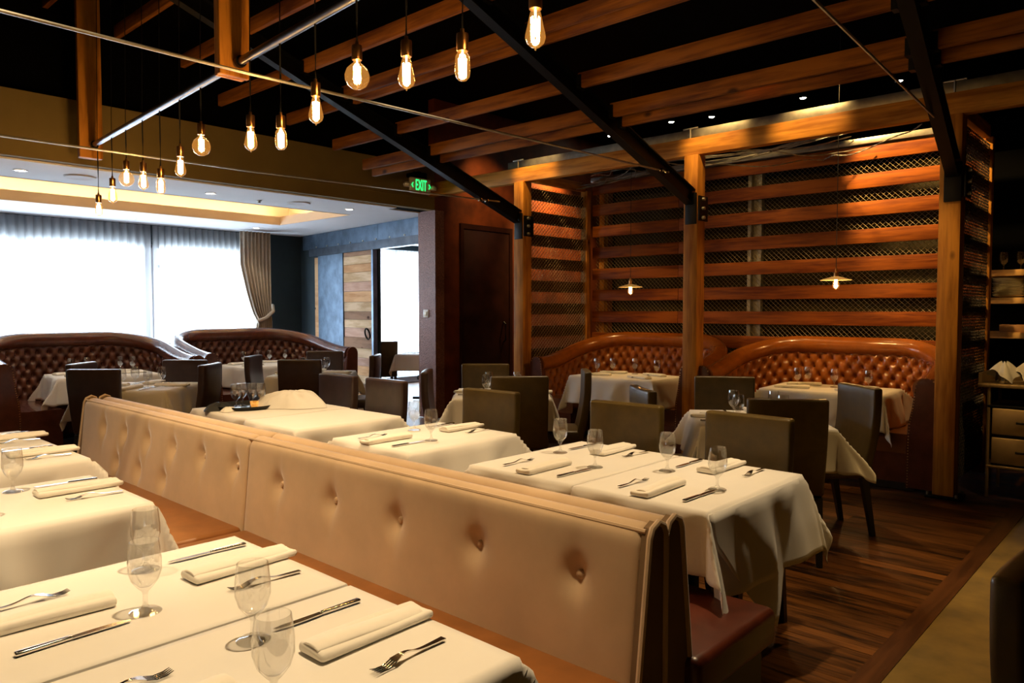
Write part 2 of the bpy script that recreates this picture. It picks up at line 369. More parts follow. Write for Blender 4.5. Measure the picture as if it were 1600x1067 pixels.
# low ceiling with the recessed cove
TX0, TX1, TY0, TY1 = 0.9, 6.16, 8.74, 10.60
lc = struct(MB().box((-2.5, SY + 0.12, 2.80), (TX0, 12.4, 2.9)).box((TX1, SY + 0.3, 2.80), (12.0, 12.4, 2.9)).box((TX0, SY + 0.12, 2.80), (TX1, TY0, 2.9)).box((TX0, TY1, 2.80), (TX1, 12.4, 2.9)).build('ceiling', 'ceil', smooth=False))
# fascia upstand with the strip lamp on the ledge behind it, and the tray top
fa = MB(); b = 0.10
fa.box((TX0, TY0, 2.796), (TX1, TY0 + 0.02, 2.925)).box((TX0, TY1 - 0.02, 2.796), (TX1, TY1, 2.925)).box((TX1 - 0.02, TY0 + 0.02, 2.796), (TX1, TY1 - 0.02, 2.925)).box((TX0, TY0 + 0.02, 2.796), (TX0 + 0.02, TY1 - 0.02, 2.925))
struct(fa.build('trim_4', 'cove', smooth=False))
struct(MB().box((TX0 - 0.35, TY0 - 0.35, 3.16), (TX1 + 0.35, TY1 + 0.35, 3.22)).box((TX0 - 0.4, TY0 - 0.4, 2.9), (TX1 + 0.4, TY0 - 0.35, 3.22)).box((TX0 - 0.4, TY1 + 0.35, 2.9), (TX1 + 0.4, TY1 + 0.4, 3.22)).box((TX1 + 0.35, TY0 - 0.4, 2.9), (TX1 + 0.4, TY1 + 0.4, 3.22)).build('ceiling', 'cove', smooth=False))
led = MB().box((TX0, TY0 - 0.14, 2.903), (TX1, TY0 - 0.11, 2.92)).box((TX0, TY1 + 0.11, 2.903), (TX1, TY1 + 0.14, 2.92)).box((TX1 + 0.11, TY0, 2.903), (TX1 + 0.14, TY1, 2.92))
tag(led.build('cove_light_strip', 'cove_led', smooth=False), 'warm strip lamp on the ledge of the recessed ceiling tray', 'light strip')
# window wall
WY = 12.05
ww = MB().box((-2.5, WY, 0), (1.0, WY + 0.25, 2.9)).box((6.62, WY, 0), (7.75, WY + 0.25, 2.9)).box((1.0, WY, 0), (6.62, WY + 0.25, 0.35)).box((7.75, WY, 0), (11.5, WY + 0.25, 0.12)).box((7.75, WY, 2.70), (11.5, WY + 0.25, 2.9)).box((1, WY, 2.50), (6.62, WY + 0.25, 2.9)).box((11.5, WY, 0), (12, WY + 0.25, 2.9))
struct(ww.build('wall_window', 'teal', smooth=False))
def window(nm, x0, x1, z0, z1, mull, rails):
    wf = MB(); y0, y1 = WY + 0.01, WY + 0.10
    for xm, wd in mull: wf.box((xm - wd / 2, y0, z0), (xm + wd / 2, y1, z1))
    wf.box((x0, y0, z0), (x1, y1, z0 + 0.06)).box((x0, y0, z1 - 0.06), (x1, y1, z1))
    for zz in rails: wf.box((x0, y0 + 0.01, zz - 0.02), (x1, y1 - 0.01, zz + 0.02))
    root = struct(wf.build(nm, 'frame', smooth=False))
    xs = [x0] + [a for a, _ in mull if x0 < a < x1] + [x1]
    for a, b2 in zip(xs[:-1], xs[1:]):
        MB().box((a, WY + 0.05, z0), (b2, WY + 0.058, z1)).build('pane', 'winglass', root, smooth=False)
    return root
window('window_1', 1.0, 6.62, 0.35, 2.50, [(1.04, .08), (3.0, .09), (4.74, .24), (6.58, .08)], [2.16])
window('window_2', 7.75, 11.5, 0.12, 2.70, [(7.79, .08), (9.6, .06), (11.46, .08)], [2.40])
struct(MB().box((7.3, WY - 0.18, 0), (12.0, WY, 0.11)).build('baseboard_window', 'concrete', smooth=False))
# barn-door wall, slightly skewed
def bw(u): return 6.86 + (7.34 - 6.86) * (u - 7.9) / (12.05 - 7.9)
def wpan(nm, y0, y1, z0, z1, d0, d1, mat, parent=None, st=False):
    m_ = MB(); vs = [(bw(y) + d, y, z) for z in (z0, z1) for (y, d) in ((y0, d0), (y0, d1), (y1, d1), (y1, d0))]
    m_.add(vs, [(3,2,1,0),(4,5,6,7),(0,1,5,4),(1,2,6,5),(2,3,7,6),(3,0,4,7)])
    o = m_.build(nm, mat, parent, smooth=False)
    return struct(o) if st else o
OP = 9.33
wpan('wall_barn', OP, 12.05, 0, 2.8, 0.064, 0.10, 'teal', None, True)
wpan('wall_barn', SY + 0.3, OP, 2.41, 2.8, 0.062, 0.11, 'blue', None, True)
ws = thing('steel_wall_cladding', 'blued steel sheets and riveted rail above the barn door opening', 'wall cladding')
wpan('steel_sheet', SY + 0.33, 9.3, 2.54, 2.795, 0.03, 0.06, 'blue', ws)
wpan('steel_sheet', 9.31, 11.9, 2.54, 2.795, 0.03, 0.06, 'blue', ws)
wpan('door_rail', SY + 0.33, 11.6, 2.41, 2.54, 0.0, 0.06, 'bluedark', ws)
for i in range(9):
    yy = 8.1 + i * 0.4; MB().tube([(bw(yy) + 0.0, yy, 2.56), (bw(yy) - 0.015, yy, 2.56)], 0.013, 8).build('rivet', 'galv', ws)
wpan('wood_strip', 11.22, 11.38, 0.02, 2.38, 0.0, 0.05, M['plank'][1], ws)
bs = thing('steel_door_panel', 'tall blue steel panel beside the plank barn door', 'panel')
wpan('sheet', 10.42, 11.2, 0.02, 2.40, -0.03, 0.04, 'blue', bs)
wpan('edge_angle', 10.28, 10.42, 0.02, 2.40, -0.055, 0.04, 'blue', bs)
bd = thing('barn_door', 'sliding barn door of mixed reclaimed planks with iron ring handle', 'door')
zz = 0.03; seq = [1, 2, 0, 1, 3, 0, 2, 3, 0, 2, 0, 1, 3, 0, 1, 0, 2, 1, 0, 3]; i = 0
while zz < 2.38:
    h = random.choice((0.13, 0.15, 0.17)); h = min(h, 2.40 - zz)
    wpan('plank', OP + 0.05, 10.27, zz + 0.002, zz + h - 0.002, -0.03 - random.random() * 0.012, 0.02, M['plank'][seq[i % 20]], bd); zz += h; i += 1
wpan('edge_strip', OP, OP + 0.05, 0.02, 2.40, -0.05, 0.03, 'blue', bd)
hp = [(bw(9.5) - 0.055 - 0.02 * math.sin(t), 9.5 + 0.045 * math.cos(t) * 1.3, 1.10 + 0.085 * math.sin(t)) for t in [2 * PI * k / 16 for k in range(17)]]
MB().tube(hp, 0.014, 8, False).build('ring_handle', 'steel', bd)

# curtains
def pleats(x0, x1, y, z0, z1, n, amp, mat, nm, label, cat, nu_per=8):
    def fn(u, v):
        xx = x0 + (x1 - x0) * u; a = amp * (0.35 + 0.65 * (1 - v) + 0.0)
        ph = 2 * PI * n * u + 0.35 * math.sin(7 * u * PI)
        s_ = math.sin(ph); s_ = math.copysign(abs(s_) ** 0.7, s_)
        return (xx + 0.3 * a * math.cos(ph), y + a * s_ * (1.0 if v < 0.93 else 1.25), z0 + (z1 - z0) * v)
    o = MB().grid(fn, n * nu_per, 14).build(nm, mat, ang=180); tag(o, label, cat); return o
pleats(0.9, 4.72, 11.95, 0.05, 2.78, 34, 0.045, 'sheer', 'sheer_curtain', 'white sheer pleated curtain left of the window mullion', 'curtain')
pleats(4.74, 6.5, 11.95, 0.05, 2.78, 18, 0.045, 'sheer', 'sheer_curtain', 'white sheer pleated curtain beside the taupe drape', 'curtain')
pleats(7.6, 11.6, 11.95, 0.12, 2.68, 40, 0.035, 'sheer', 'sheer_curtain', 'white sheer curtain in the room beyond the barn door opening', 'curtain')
dp = thing('tied_drape', 'taupe drape tied back at the corner of the bright window', 'drape')
def drf(u, v):
    z = 0.03 + 2.75 * v; 
    zt = 1.33
    if z > zt: k = (z - zt) / (2.78 - zt); w_ = 0.26 + 0.27 * min(1, k * 1.6) ** 0.7; left = 6.58 - w_
    else: k = (zt - z) / zt; w_ = 0.26 + 0.12 * min(1, k * 2); left = 6.60 - w_
    xx = left + w_ * u; ph = 2 * PI * 8 * u
    return (xx, 11.68 + 0.05 * math.sin(ph) * (0.6 + 0.4 * (z > zt)), z)
MB().grid(drf, 80, 40).build('fabric', 'drape', dp, ang=180)
MB().tube([(6.30, 11.62, 1.28), (6.44, 11.59, 1.33), (6.60, 11.64, 1.45), (6.68, 11.8, 1.55)], 0.035, 8).build('tieback', 'drape', dp)

# downlights, vents and speakers in the low ceiling
def mk_down():
    t = thing('recessed_light', '', '')
    MB().lathe([(0.045, 0.0), (0.062, -0.004), (0.062, 0.004)], 20).build('trim_ring', 'white', t)
    MB().lathe([(0.0, -0.001), (0.045, -0.001)], 20).build('lamp', 'led', t); return t
for (xx, yy), lb in zip(((2.08, 8.26), (3.95, 8.30), (5.81, 8.27), (4.245, 11.39), (6.1, 11.25), (3.144, 11.35)),
        ('left end of the near row', 'middle of the near row', 'right end of the near row', 'by the window, middle of its row', 'by the window, above the taupe drape', 'by the window, left end of its row')):
    place('down', mk_down, (xx, yy, 2.797), 0, 'small recessed light in the white ceiling, ' + lb, 'light', 'recessed lights in the low ceiling')
for (xx, yy) in ((2.08, 8.26), (3.95, 8.30), (5.81, 8.27), (4.245, 11.39), (6.1, 11.25), (3.144, 11.35)): spot((xx, yy, 2.77), (xx, yy, 0), 26, 95, 0.8, (1.0, 0.82, 0.6), 0.04)
def mk_spk():
    t = thing('ceiling_speaker', '', '')
    MB().lathe([(0.0, -0.006), (0.10, -0.006), (0.13, -0.01), (0.145, 0.0)], 28).build('grille', 'ceil', t); return t
place('spk', mk_spk, (2.58, 8.22, 2.797), 0, 'round white ceiling speaker at the left near the soffit', 'speaker', 'round ceiling speakers')
place('spk', mk_spk, (5.04, 8.24, 2.797), 0, 'round white ceiling speaker beside the corner of the cove', 'speaker', 'round ceiling speakers')
def mk_spr():
    t = thing('sprinkler', '', ''); MB().lathe([(0.0, -0.03), (0.022, -0.028), (0.01, -0.012), (0.03, -0.004), (0.03, 0)], 12).build('head', 'galv', t); return t
place('spr', mk_spr, (4.6, 8.4, 2.797), 0, 'small sprinkler head in the white ceiling near the soffit', 'sprinkler', 'ceiling sprinklers')
place('spr', mk_spr, (5.5, 9.6, 3.16), 0, 'small sprinkler head inside the lit ceiling tray', 'sprinkler', 'ceiling sprinklers')
# lamps in the black ceiling
def mk_far():
    t = thing('ceiling_spotlight', '', '')
    MB().lathe([(0.035, 0.0), (0.05, -0.02), (0.05, 0.02)], 14).build('can', 'black', t)
    MB().lathe([(0.0, -0.024), (0.03, -0.022), (0.04, -0.012)], 14).build('lamp', 'farled', t); return t
for (xx, yy), lb in zip(((10.25, 8.64), (9.96, 7.04), (9.84, 5.85), (9.98, 5.27), (9.91, 3.92), (9.97, 2.77)),
        ('leftmost, above the left timber post', 'second from the left', 'left one of the close pair', 'right one of the close pair', 'above the header right of the middle post', 'rightmost and brightest, by the right rafter')):
    place('far', mk_far, (xx, yy, 4.28), 0, 'tiny round spotlight in the black ceiling, ' + lb, 'light', 'spotlights in the black ceiling')

# ---------------------------------------------------------------- timber frame
POSTS = (('right timber post of the booth nook, beside the dark shelves', 1.44), ('middle timber post between the two tufted booths', 3.67), ('left timber post beside the brown door', 5.93))
for lb, y in POSTS:
    t = thing('timber_post', 'square fir post, ' + lb, 'post', (6.62, y, 0), 0, 'timber posts carrying the header beam')
    MB().rbox((0, 0, 1.49), (0.15, 0.15, 2.98), 0.006, 1).build('post', 'fir_z', t)
    MB().rbox((0, 0, 0.012), (0.24, 0.24, 0.02), 0.004, 1).build('base_plate', 'steel', t)
    for sx in (-1, 1):
        for sy in (-1, 1): MB().tube([(sx * 0.1, sy * 0.1, 0.02), (sx * 0.1, sy * 0.1, 0.045)], 0.012, 6).build('bolt', 'galv', t)
hb = thing('header_beam', 'long fir header beam across the tops of the timber posts', 'beam')
MB().rbox((6.62, 3.35, 3.065), (0.10, 8.45, 0.17), 0.006, 1).build('beam', 'fir_y', hb)
tag(MB().rbox((6.74, 3.3, 3.22), (0.07, 5.9, 0.09), 0.004, 1).build('steel_channel', 'galv'), 'pale steel channel running behind the top of the header beam', 'channel')
for y, lb in ((1.44, 'right'), (3.72, 'middle'), (6.0, 'left')):
    t = thing('pipe_tee', 'small pale steel tee on the header above the %s post' % lb, 'bracket', (6.62, y, 3.151), 0, 'steel tees on the header beam')
    MB().tube([(0, 0, 0), (0, 0, 0.1)], 0.009, 8).build('stem', 'galv', t); MB().tube([(0, -0.08, 0.1), (0, 0.08, 0.1)], 0.009, 8).build('bar', 'galv', t)
# nook side beams and rear posts
for y, lb in ((5.93, 'left side of the booth nook'), (1.44, 'right side of the booth nook')):
    t = thing('nook_rear_post', 'slim fir post at the rear corner, ' + lb, 'post', (7.86, y, 0), 0, 'rear posts of the booth nook')
    MB().rbox((0, 0, 1.51), (0.09, 0.10, 3.02), 0.006, 1).build('post', 'fir_z', t)
    t = thing('side_beam', 'short fir beam over the mesh panel, ' + lb, 'beam', (7.26, y, 3.0), 0, 'side beams of the booth nook')
    MB().rbox((0, 0, 0.06), (1.08, 0.07, 0.11), 0.005, 1).build('beam', 'fir_x', t)

# roof rafters, joists and tie rods
SL = 0.35
def rz_(x): return 2.50 + SL * (6.55 - x)
RYS = ((5.92, 5.92), (3.66, 3.66), (1.42, 0.98))
RL = ('left black steel rafter, ending at the post by the brown door', 'middle black steel rafter, ending at the post between the booths', 'right black steel rafter, ending at the right post')
for (ya, yb), lb in zip(RYS, RL):
    t = thing('steel_rafter', lb, 'rafter', (0, 0, 0), 0, 'sloping black rafters')
    a = Vector((6.53, ya, rz_(6.53) + 0.06)); b = Vector((1.7, yb, rz_(1.7) + 0.06))
    MB().bar(a, b, 0.008, 0.15).build('web', 'steel', t, smooth=False)
    d = (b - a).normalized(); nrm = Vector((0, 1, 0)).cross(d); nrm = nrm if nrm.z > 0 else -nrm
    MB().bar(a + nrm * 0.071, b + nrm * 0.071, 0.085, 0.012).bar(a - nrm * 0.071, b - nrm * 0.071, 0.085, 0.012).build('flange', 'steel', t, smooth=False)
    MB().rbox((6.535, ya, 2.46), (0.016, 0.12, 0.30), 0.003, 1).rbox((6.62, ya - 0.083, 2.46), (0.17, 0.014, 0.24), 0.003, 1).build('bracket_plate', 'steel', t)
    for q in (-0.09, 0, 0.09): MB().tube([(6.60, ya - 0.088, 2.46 + q), (6.60, ya - 0.115, 2.46 + q)], 0.017, 8).build('bolt', 'galv', t)
JO = [(4.69, 3.20, 6.95), (5.25, 3.00, 7.0), (5.12, 3.055, 7.0), (4.17, 3.385, 7.0), (4.07, 3.415, 5.8), (3.66, 3.56, 7.45), (3.13, 3.75, 7.1), (2.11, 4.11, 7.5), (2.62, 3.93, 7.3)]
JN = ('fourth row from the booths', 'first row from the booths, lower board', 'first row from the booths, upper board', 'third row, lower board', 'third row, upper board', 'row behind the bulbs, ending near the soffit', 'row above the steel pipe', 'highest row, far left', 'second highest row, left')
segs = ((5.97, None), (3.71, 5.87), (1.50, 3.61), (-2.4, 0.90))
sn = ('left of the left rafter', 'between left and middle rafters', 'between middle and right rafters', 'right of the right rafter')
hang = MB().box((-0.035, 0, -0.01), (0.035, 0.035, 0.10)).mesh('hanger_bracket', 'steel', False)
for (jx, jz, ye), jl in zip(JO, JN):
    for (y0, y1), sl_ in zip(segs, sn):
        y1 = y1 or ye
        if y0 == 1.50: y0 = 1.48 - 0.44 * (6.53 - jx) / 4.83
        if y1 == 0.90: y1 = 1.37 - 0.44 * (6.53 - jx) / 4.83
        if y1 - y0 < 0.3: continue
        if jx == 4.07 and y0 > 5: continue
        t = thing('ceiling_joist', 'rough fir joist, %s, %s' % (jl, sl_), 'joist', (jx, y0, jz), 0, 'rough joists under the black ceiling')
        MB().rbox((0, (y1 - y0) / 2, 0.06), (0.042, y1 - y0, 0.115), 0.004, 1).build('board', 'joist', t)
        if sl_ != sn[0]: mobj('hanger_bracket', hang, t, (0, (y1 - y0) - 0.035, 0))
        if sl_ != sn[3]: mobj('hanger_bracket', hang, t, (0, 0, 0))
for pts, lb, cl in (([(6.05, 3.62, 2.74), (3.96, 3.62, 2.715), (1.93, 3.62, 2.69), (-1.0, 3.62, 2.70)], 'middle', (5.9, 3.62, 2.738)),
                ([(6.15, 5.86, 2.70), (4.9, 5.86, 2.67), (3.2, 5.86, 2.635), (-1.5, 5.86, 2.62)], 'left', (5.84, 5.86, 2.69)),
                ([(5.86, 1.36, 2.775), (3.485, 1.36, 2.925), (1.5, 1.36, 3.03)], 'right', (5.8, 1.36, 2.78))):
    t = thing('tie_cable', 'twisted steel tie cable strung from the %s rafter' % lb, 'cable', (0, 0, 0), 0, 'tie cables across the ceiling')
    MB().tube(pts, 0.0085, 6).build('cable', 'galv', t)
    cx, cy, cz = cl; k = MB()
    for dx in (0, 0.1): k.lathe([(0, -0.022), (0.02, -0.015), (0.024, 0), (0.02, 0.015), (0, 0.022)], 8, (cx + dx, cy, cz))
    k.build('clamp', 'chrome', t)

# hanger boards and steel pipe with the filament pendants
PA = Vector((2.409, 7.45, 2.939)); PD = (Vector((2.11, 2.992, 2.939)) - PA) / (2.992 - 7.45)
def pipe_at(y): return PA + PD * (y - 7.45)
for y, z0, lb in ((7.32, 2.83, 'far hanging fir board, in front of the soffit'), (4.27, 2.865, 'near hanging fir board, with the pipe collar')):
    p = pipe_at(y)
    t = thing('hanger_board', lb, 'board', (p.x - 0.01, y, z0), 0, 'hanging boards carrying the pipe')
    MB().rbox((0, 0, (4.25 - z0) / 2), (0.19, 0.045, 4.25 - z0), 0.005, 1).build('board', 'fir_z', t)
    MB().rbox((0, 0.047, (4.25 - z0) / 2), (0.17, 0.04, 4.25 - z0), 0.005, 1).build('backing_board', 'fir_z', t)
pp = thing('steel_pipe', 'long polished steel pipe strung with filament bulbs', 'pipe')
MB().tube([pipe_at(7.5), pipe_at(0.4)], 0.024, 16).build('pipe', 'pipe', pp)
for y in (7.5, 7.25, 4.21, 4.41):
    p = pipe_at(y); MB().tube([p, pipe_at(y - 0.03)], 0.034, 14).build('collar', 'steel', pp)
def bulb_prof(k):
    if k == 'g': return [(0.014, 0.0), (0.018, -0.012), (0.03, -0.022), (0.048, -0.04), (0.0575, -0.068), (0.056, -0.092), (0.042, -0.118), (0.02, -0.132), (0.0, -0.136)]
    if k == 't': return [(0.014, 0.0), (0.019, -0.012), (0.023, -0.03), (0.030, -0.062), (0.036, -0.088), (0.037, -0.10), (0.031, -0.118), (0.016, -0.131), (0.004, -0.136), (0.003, -0.142), (0, -0.144)]
    return [(0.014, 0.0), (0.023, -0.010), (0.029, -0.022), (0.030, -0.045), (0.031, -0.08), (0.028, -0.098), (0.016, -0.112), (0.0, -0.116)]
def mk_pend(k):
    def f():
        t = thing('filament_pendant', '', '')
        MB().lathe([(0, 0.018), (0.008, 0.017), (0.009, 0.0), (0.023, -0.002), (0.024, -0.01), (0.024, -0.066), (0.022, -0.07), (0.0, -0.07)], 20).build('socket', 'brass', t)
        b_ = MB().lathe(bulb_prof(k), 22).build('bulb', 'amber', t, (0, 0, -0.07))
        L = {'g': 0.075, 't': 0.085, 's': 0.072}[k]; fm = MB(); n_ = 8; r0 = 0.015
        for i in range(n_):
            a = 2 * PI * i / n_; b2 = 2 * PI * (i + 0.5) / n_
            fm.tube([(r0 * math.cos(a), r0 * math.sin(a), -0.028), (r0 * math.cos(b2) * 0.9, r0 * math.sin(b2) * 0.9, -0.028 - L)], 0.0024, 5)
        fm.tube([(0, 0, 0), (0, 0, -0.028)], 0.003, 5)
        f_ = fm.build('filament', 'fil', b_)
        return t
    return f
BULBS = [(7.148, 2.489, 's'), (6.735, 2.582, 't'), (6.359, 2.672, 'g'), (5.954, 2.60, 't'), (5.574, 2.503, 's'), (5.182, 2.60, 't'), (4.807, 2.685, 'g'), (4.07, 2.605, 't'), (3.695, 2.532, 's'), (3.313, 2.625, 't'), (2.925, 2.712, 'g'), (2.533, 2.633, 't'), (2.158, 2.563, 's'), (1.756, 2.610, 't')]
kd = {'g': 'round globe', 't': 'teardrop', 's': 'short tubular'}
ordn = ['first', 'second', 'third', 'fourth', 'fifth', 'sixth', 'seventh', 'eighth', 'ninth', 'tenth', 'eleventh', 'twelfth', 'thirteenth', 'last and nearest']
for i, (y, zt, k) in enumerate(BULBS):
    p = pipe_at(y)
    t = place('pend' + k, mk_pend(k), (p.x, p.y, zt), 0, '%s filament bulb in a brass socket, %s from the far pipe end' % (kd[k], ordn[i]), 'pendant', 'filament bulbs hanging from the pipe')
    MB().tube([(0, 0, 0.016), (0.001, 0, (2.92 - zt) / 2), (0, 0, 2.92 - zt)], 0.0048, 6).tube([(0, 0, 2.955 - zt), (0.02, 0, 4.29 - zt)], 0.003, 5).build('cord', 'cord', t)
    ld = bpy.data.lights.new('filament_light', 'POINT'); ld.energy = 3.4; ld.color = (1.0, 0.60, 0.24); ld.shadow_soft_size = 0.02
    lo = bpy.data.objects.new('filament_light', ld); C.objects.link(lo); lo.parent = t; lo.location = (0, 0, -0.135)
# nook pendants
def mk_np():
    t = thing('shade_pendant', '', '')
    MB().lathe([(0.006, 0.11), (0.012, 0.09), (0.012, 0.075), (0.02, 0.07), (0.02, 0.03), (0.03, 0.025)], 18).build('socket', 'brass', t)
    MB().lathe([(0.022, 0.032), (0.06, 0.022), (0.135, 0.0), (0.137, -0.004), (0.06, 0.017), (0.02, 0.026)], 32).build('shade', 'sconce', t)
    MB().tube([(0, 0, 0.11), (0, 0, 2.56)], 0.003, 6).build('cord', 'cord', t)
    b_ = MB().lathe([(0.012, 0.02), (0.016, 0.0), (0.028, -0.03), (0.032, -0.055), (0.024, -0.078), (0.0, -0.088)], 18).build('bulb', 'amber', t)
    fm = MB()
    for i in range(6):
        a = 2 * PI * i / 6; fm.tube([(0.012 * math.cos(a), 0.012 * math.sin(a), 0.0), (0.010 * math.cos(a + .5), 0.010 * math.sin(a + .5), -0.062)], 0.0022, 5)
    fm.build('filament', 'fil', b_)
    return t
for y, z, lb in ((4.728, 1.735, 'left booth table'), (2.476, 1.755, 'right booth table')):
    t = place('np', mk_np, (7.1, y, z), 0, 'small cone shade pendant lamp above the nook\'s ' + lb, 'pendant', 'cone pendants in the booth nook')
    ld = bpy.data.lights.new('filament_light', 'POINT'); ld.energy = 6; ld.color = (1.0, 0.60, 0.24); ld.shadow_soft_size = 0.02
    lo = bpy.data.objects.new('filament_light', ld); C.objects.link(lo); lo.parent = t; lo.location = (0, 0, -0.05)

# ---------------------------------------------------------------- slat screen, expanded metal and wires
def expmesh(u0, u1, z0, z1, put, du=0.054, dz=0.025, wd=0.0065, th=0.003):
    vs = []; fs = []; rows = int((z1 - z0) / dz); cols = int((u1 - u0) / (du / 2))
    for r in range(rows):
        zc = z0 + r * dz; base = len(vs)
        for c in range(cols + 1):
            u = u0 + c * du / 2; up = ((c + r) % 2) * dz
            for (a, b_) in ((-th / 2, -wd / 2), (th / 2, -wd / 2), (th / 2, wd / 2), (-th / 2, wd / 2)): vs.append(put(u, a + (0.002 if b_ > 0 else -0.002), zc + up * 0.98 + b_ * (0.5)))
        for c in range(cols):
            for k in range(4): fs.append((base + c * 4 + k, base + c * 4 + (k + 1) % 4, base + c * 4 + 4 + (k + 1) % 4, base + c * 4 + 4 + k))
    m_ = MB(); m_.add(vs, fs); return m_
sl = thing('slat_screen', 'rear screen of horizontal redwood slats over expanded metal behind booths', 'screen')
for i in range(11):
    z = 2.975 - i * 0.276
    if z < 0.1: break
    for y0, y1 in ((1.50, 4.598), (4.602, 5.87)):
        MB().rbox((7.94, (y0 + y1) / 2, z + 0.07), (0.035, y1 - y0, 0.142), 0.003, 1).build('slat', 'slat', sl)
stuff(expmesh(1.50, 5.87, 0.9, 3.12, lambda u, a, z: (7.972 + a, u, z)).build('expanded_metal', 'mesh', sl, smooth=False))
sd = MB().box((7.99, 3.60, 0), (8.08, 3.64, 3.1)).box((7.99, 3.72, 0), (8.08, 3.76, 3.1)).box((8.05, 3.60, 0), (8.08, 3.76, 3.1))
sd.build('stud', 'galv', sl, smooth=False)
MB().box((7.98, 5.72, 0), (8.06, 5.80, 3.1)).build('stud', 'fir_z', sl, smooth=False)
MB().rbox((7.95, 3.68, 3.16), (0.12, 4.4, 0.06), 0.004, 1).build('top_plate', 'galv', sl)
for y, lb in ((5.93, 'left'), (1.44, 'right')):
    t = thing('mesh_partition', 'expanded metal and slat partition on the %s side of the booth nook' % lb, 'partition', (0, 0, 0), 0, 'mesh side partitions of the nook')
    s_ = -1 if lb == 'left' else -1
    ym = y - 0.03 if lb == 'left' else y - 0.03
    stuff(expmesh(6.72, 7.80, 0.1, 2.95, lambda u, a, z, ym=ym: (u, ym + a, z)).build('expanded_metal', 'mesh' if lb == 'left' else 'meshshade', t, smooth=False))
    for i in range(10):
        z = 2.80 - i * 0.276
        MB().rbox((7.26, y + 0.02, z + 0.07), (1.08, 0.035, 0.135), 0.003, 1).build('slat', 'slatshade', t)
# twisted fencing wire over the nook
wt = thing('wire_trellis', 'tangle of thin twisted fencing wires stretched over the booth nook', 'wires')
rs = random.Random(3)
for i in range(13):
    y0 = 1.6 + rs.random() * 4.0; y1 = min(5.8, max(1.6, y0 + rs.uniform(-1.9, 1.9)))
    xa, xb = (6.75, 7.85)
    if i % 3 == 0: xa, xb = 6.85 + rs.random() * 0.5, 7.2 + rs.random() * 0.5; y0, y1 = 1.6, 5.8
    P0 = []; P1 = []; N = 46
    for k in range(N + 1):
        u = k / N; sag = -0.05 * math.sin(PI * u); ph = u * 60
        c_ = Vector((xa + (xb - xa) * u, y0 + (y1 - y0) * u + 0.05 * math.sin(u * 9 + i), 3.10 + 0.10 * math.sin(i * 2.3) * (1 - u) + 0.10 * math.sin(i * 1.7 + 2) * u + sag + 0.02 * math.sin(u * 12 + i * 2)))
        P0.append(c_ + Vector((0.004 * math.cos(ph), 0, 0.004 * math.sin(ph)))); P1.append(c_ - Vector((0.004 * math.cos(ph), 0, 0.004 * math.sin(ph))))
    MB().tube(P0, 0.0036, 4).tube(P1, 0.0036, 4).build('wire', 'galv', wt)

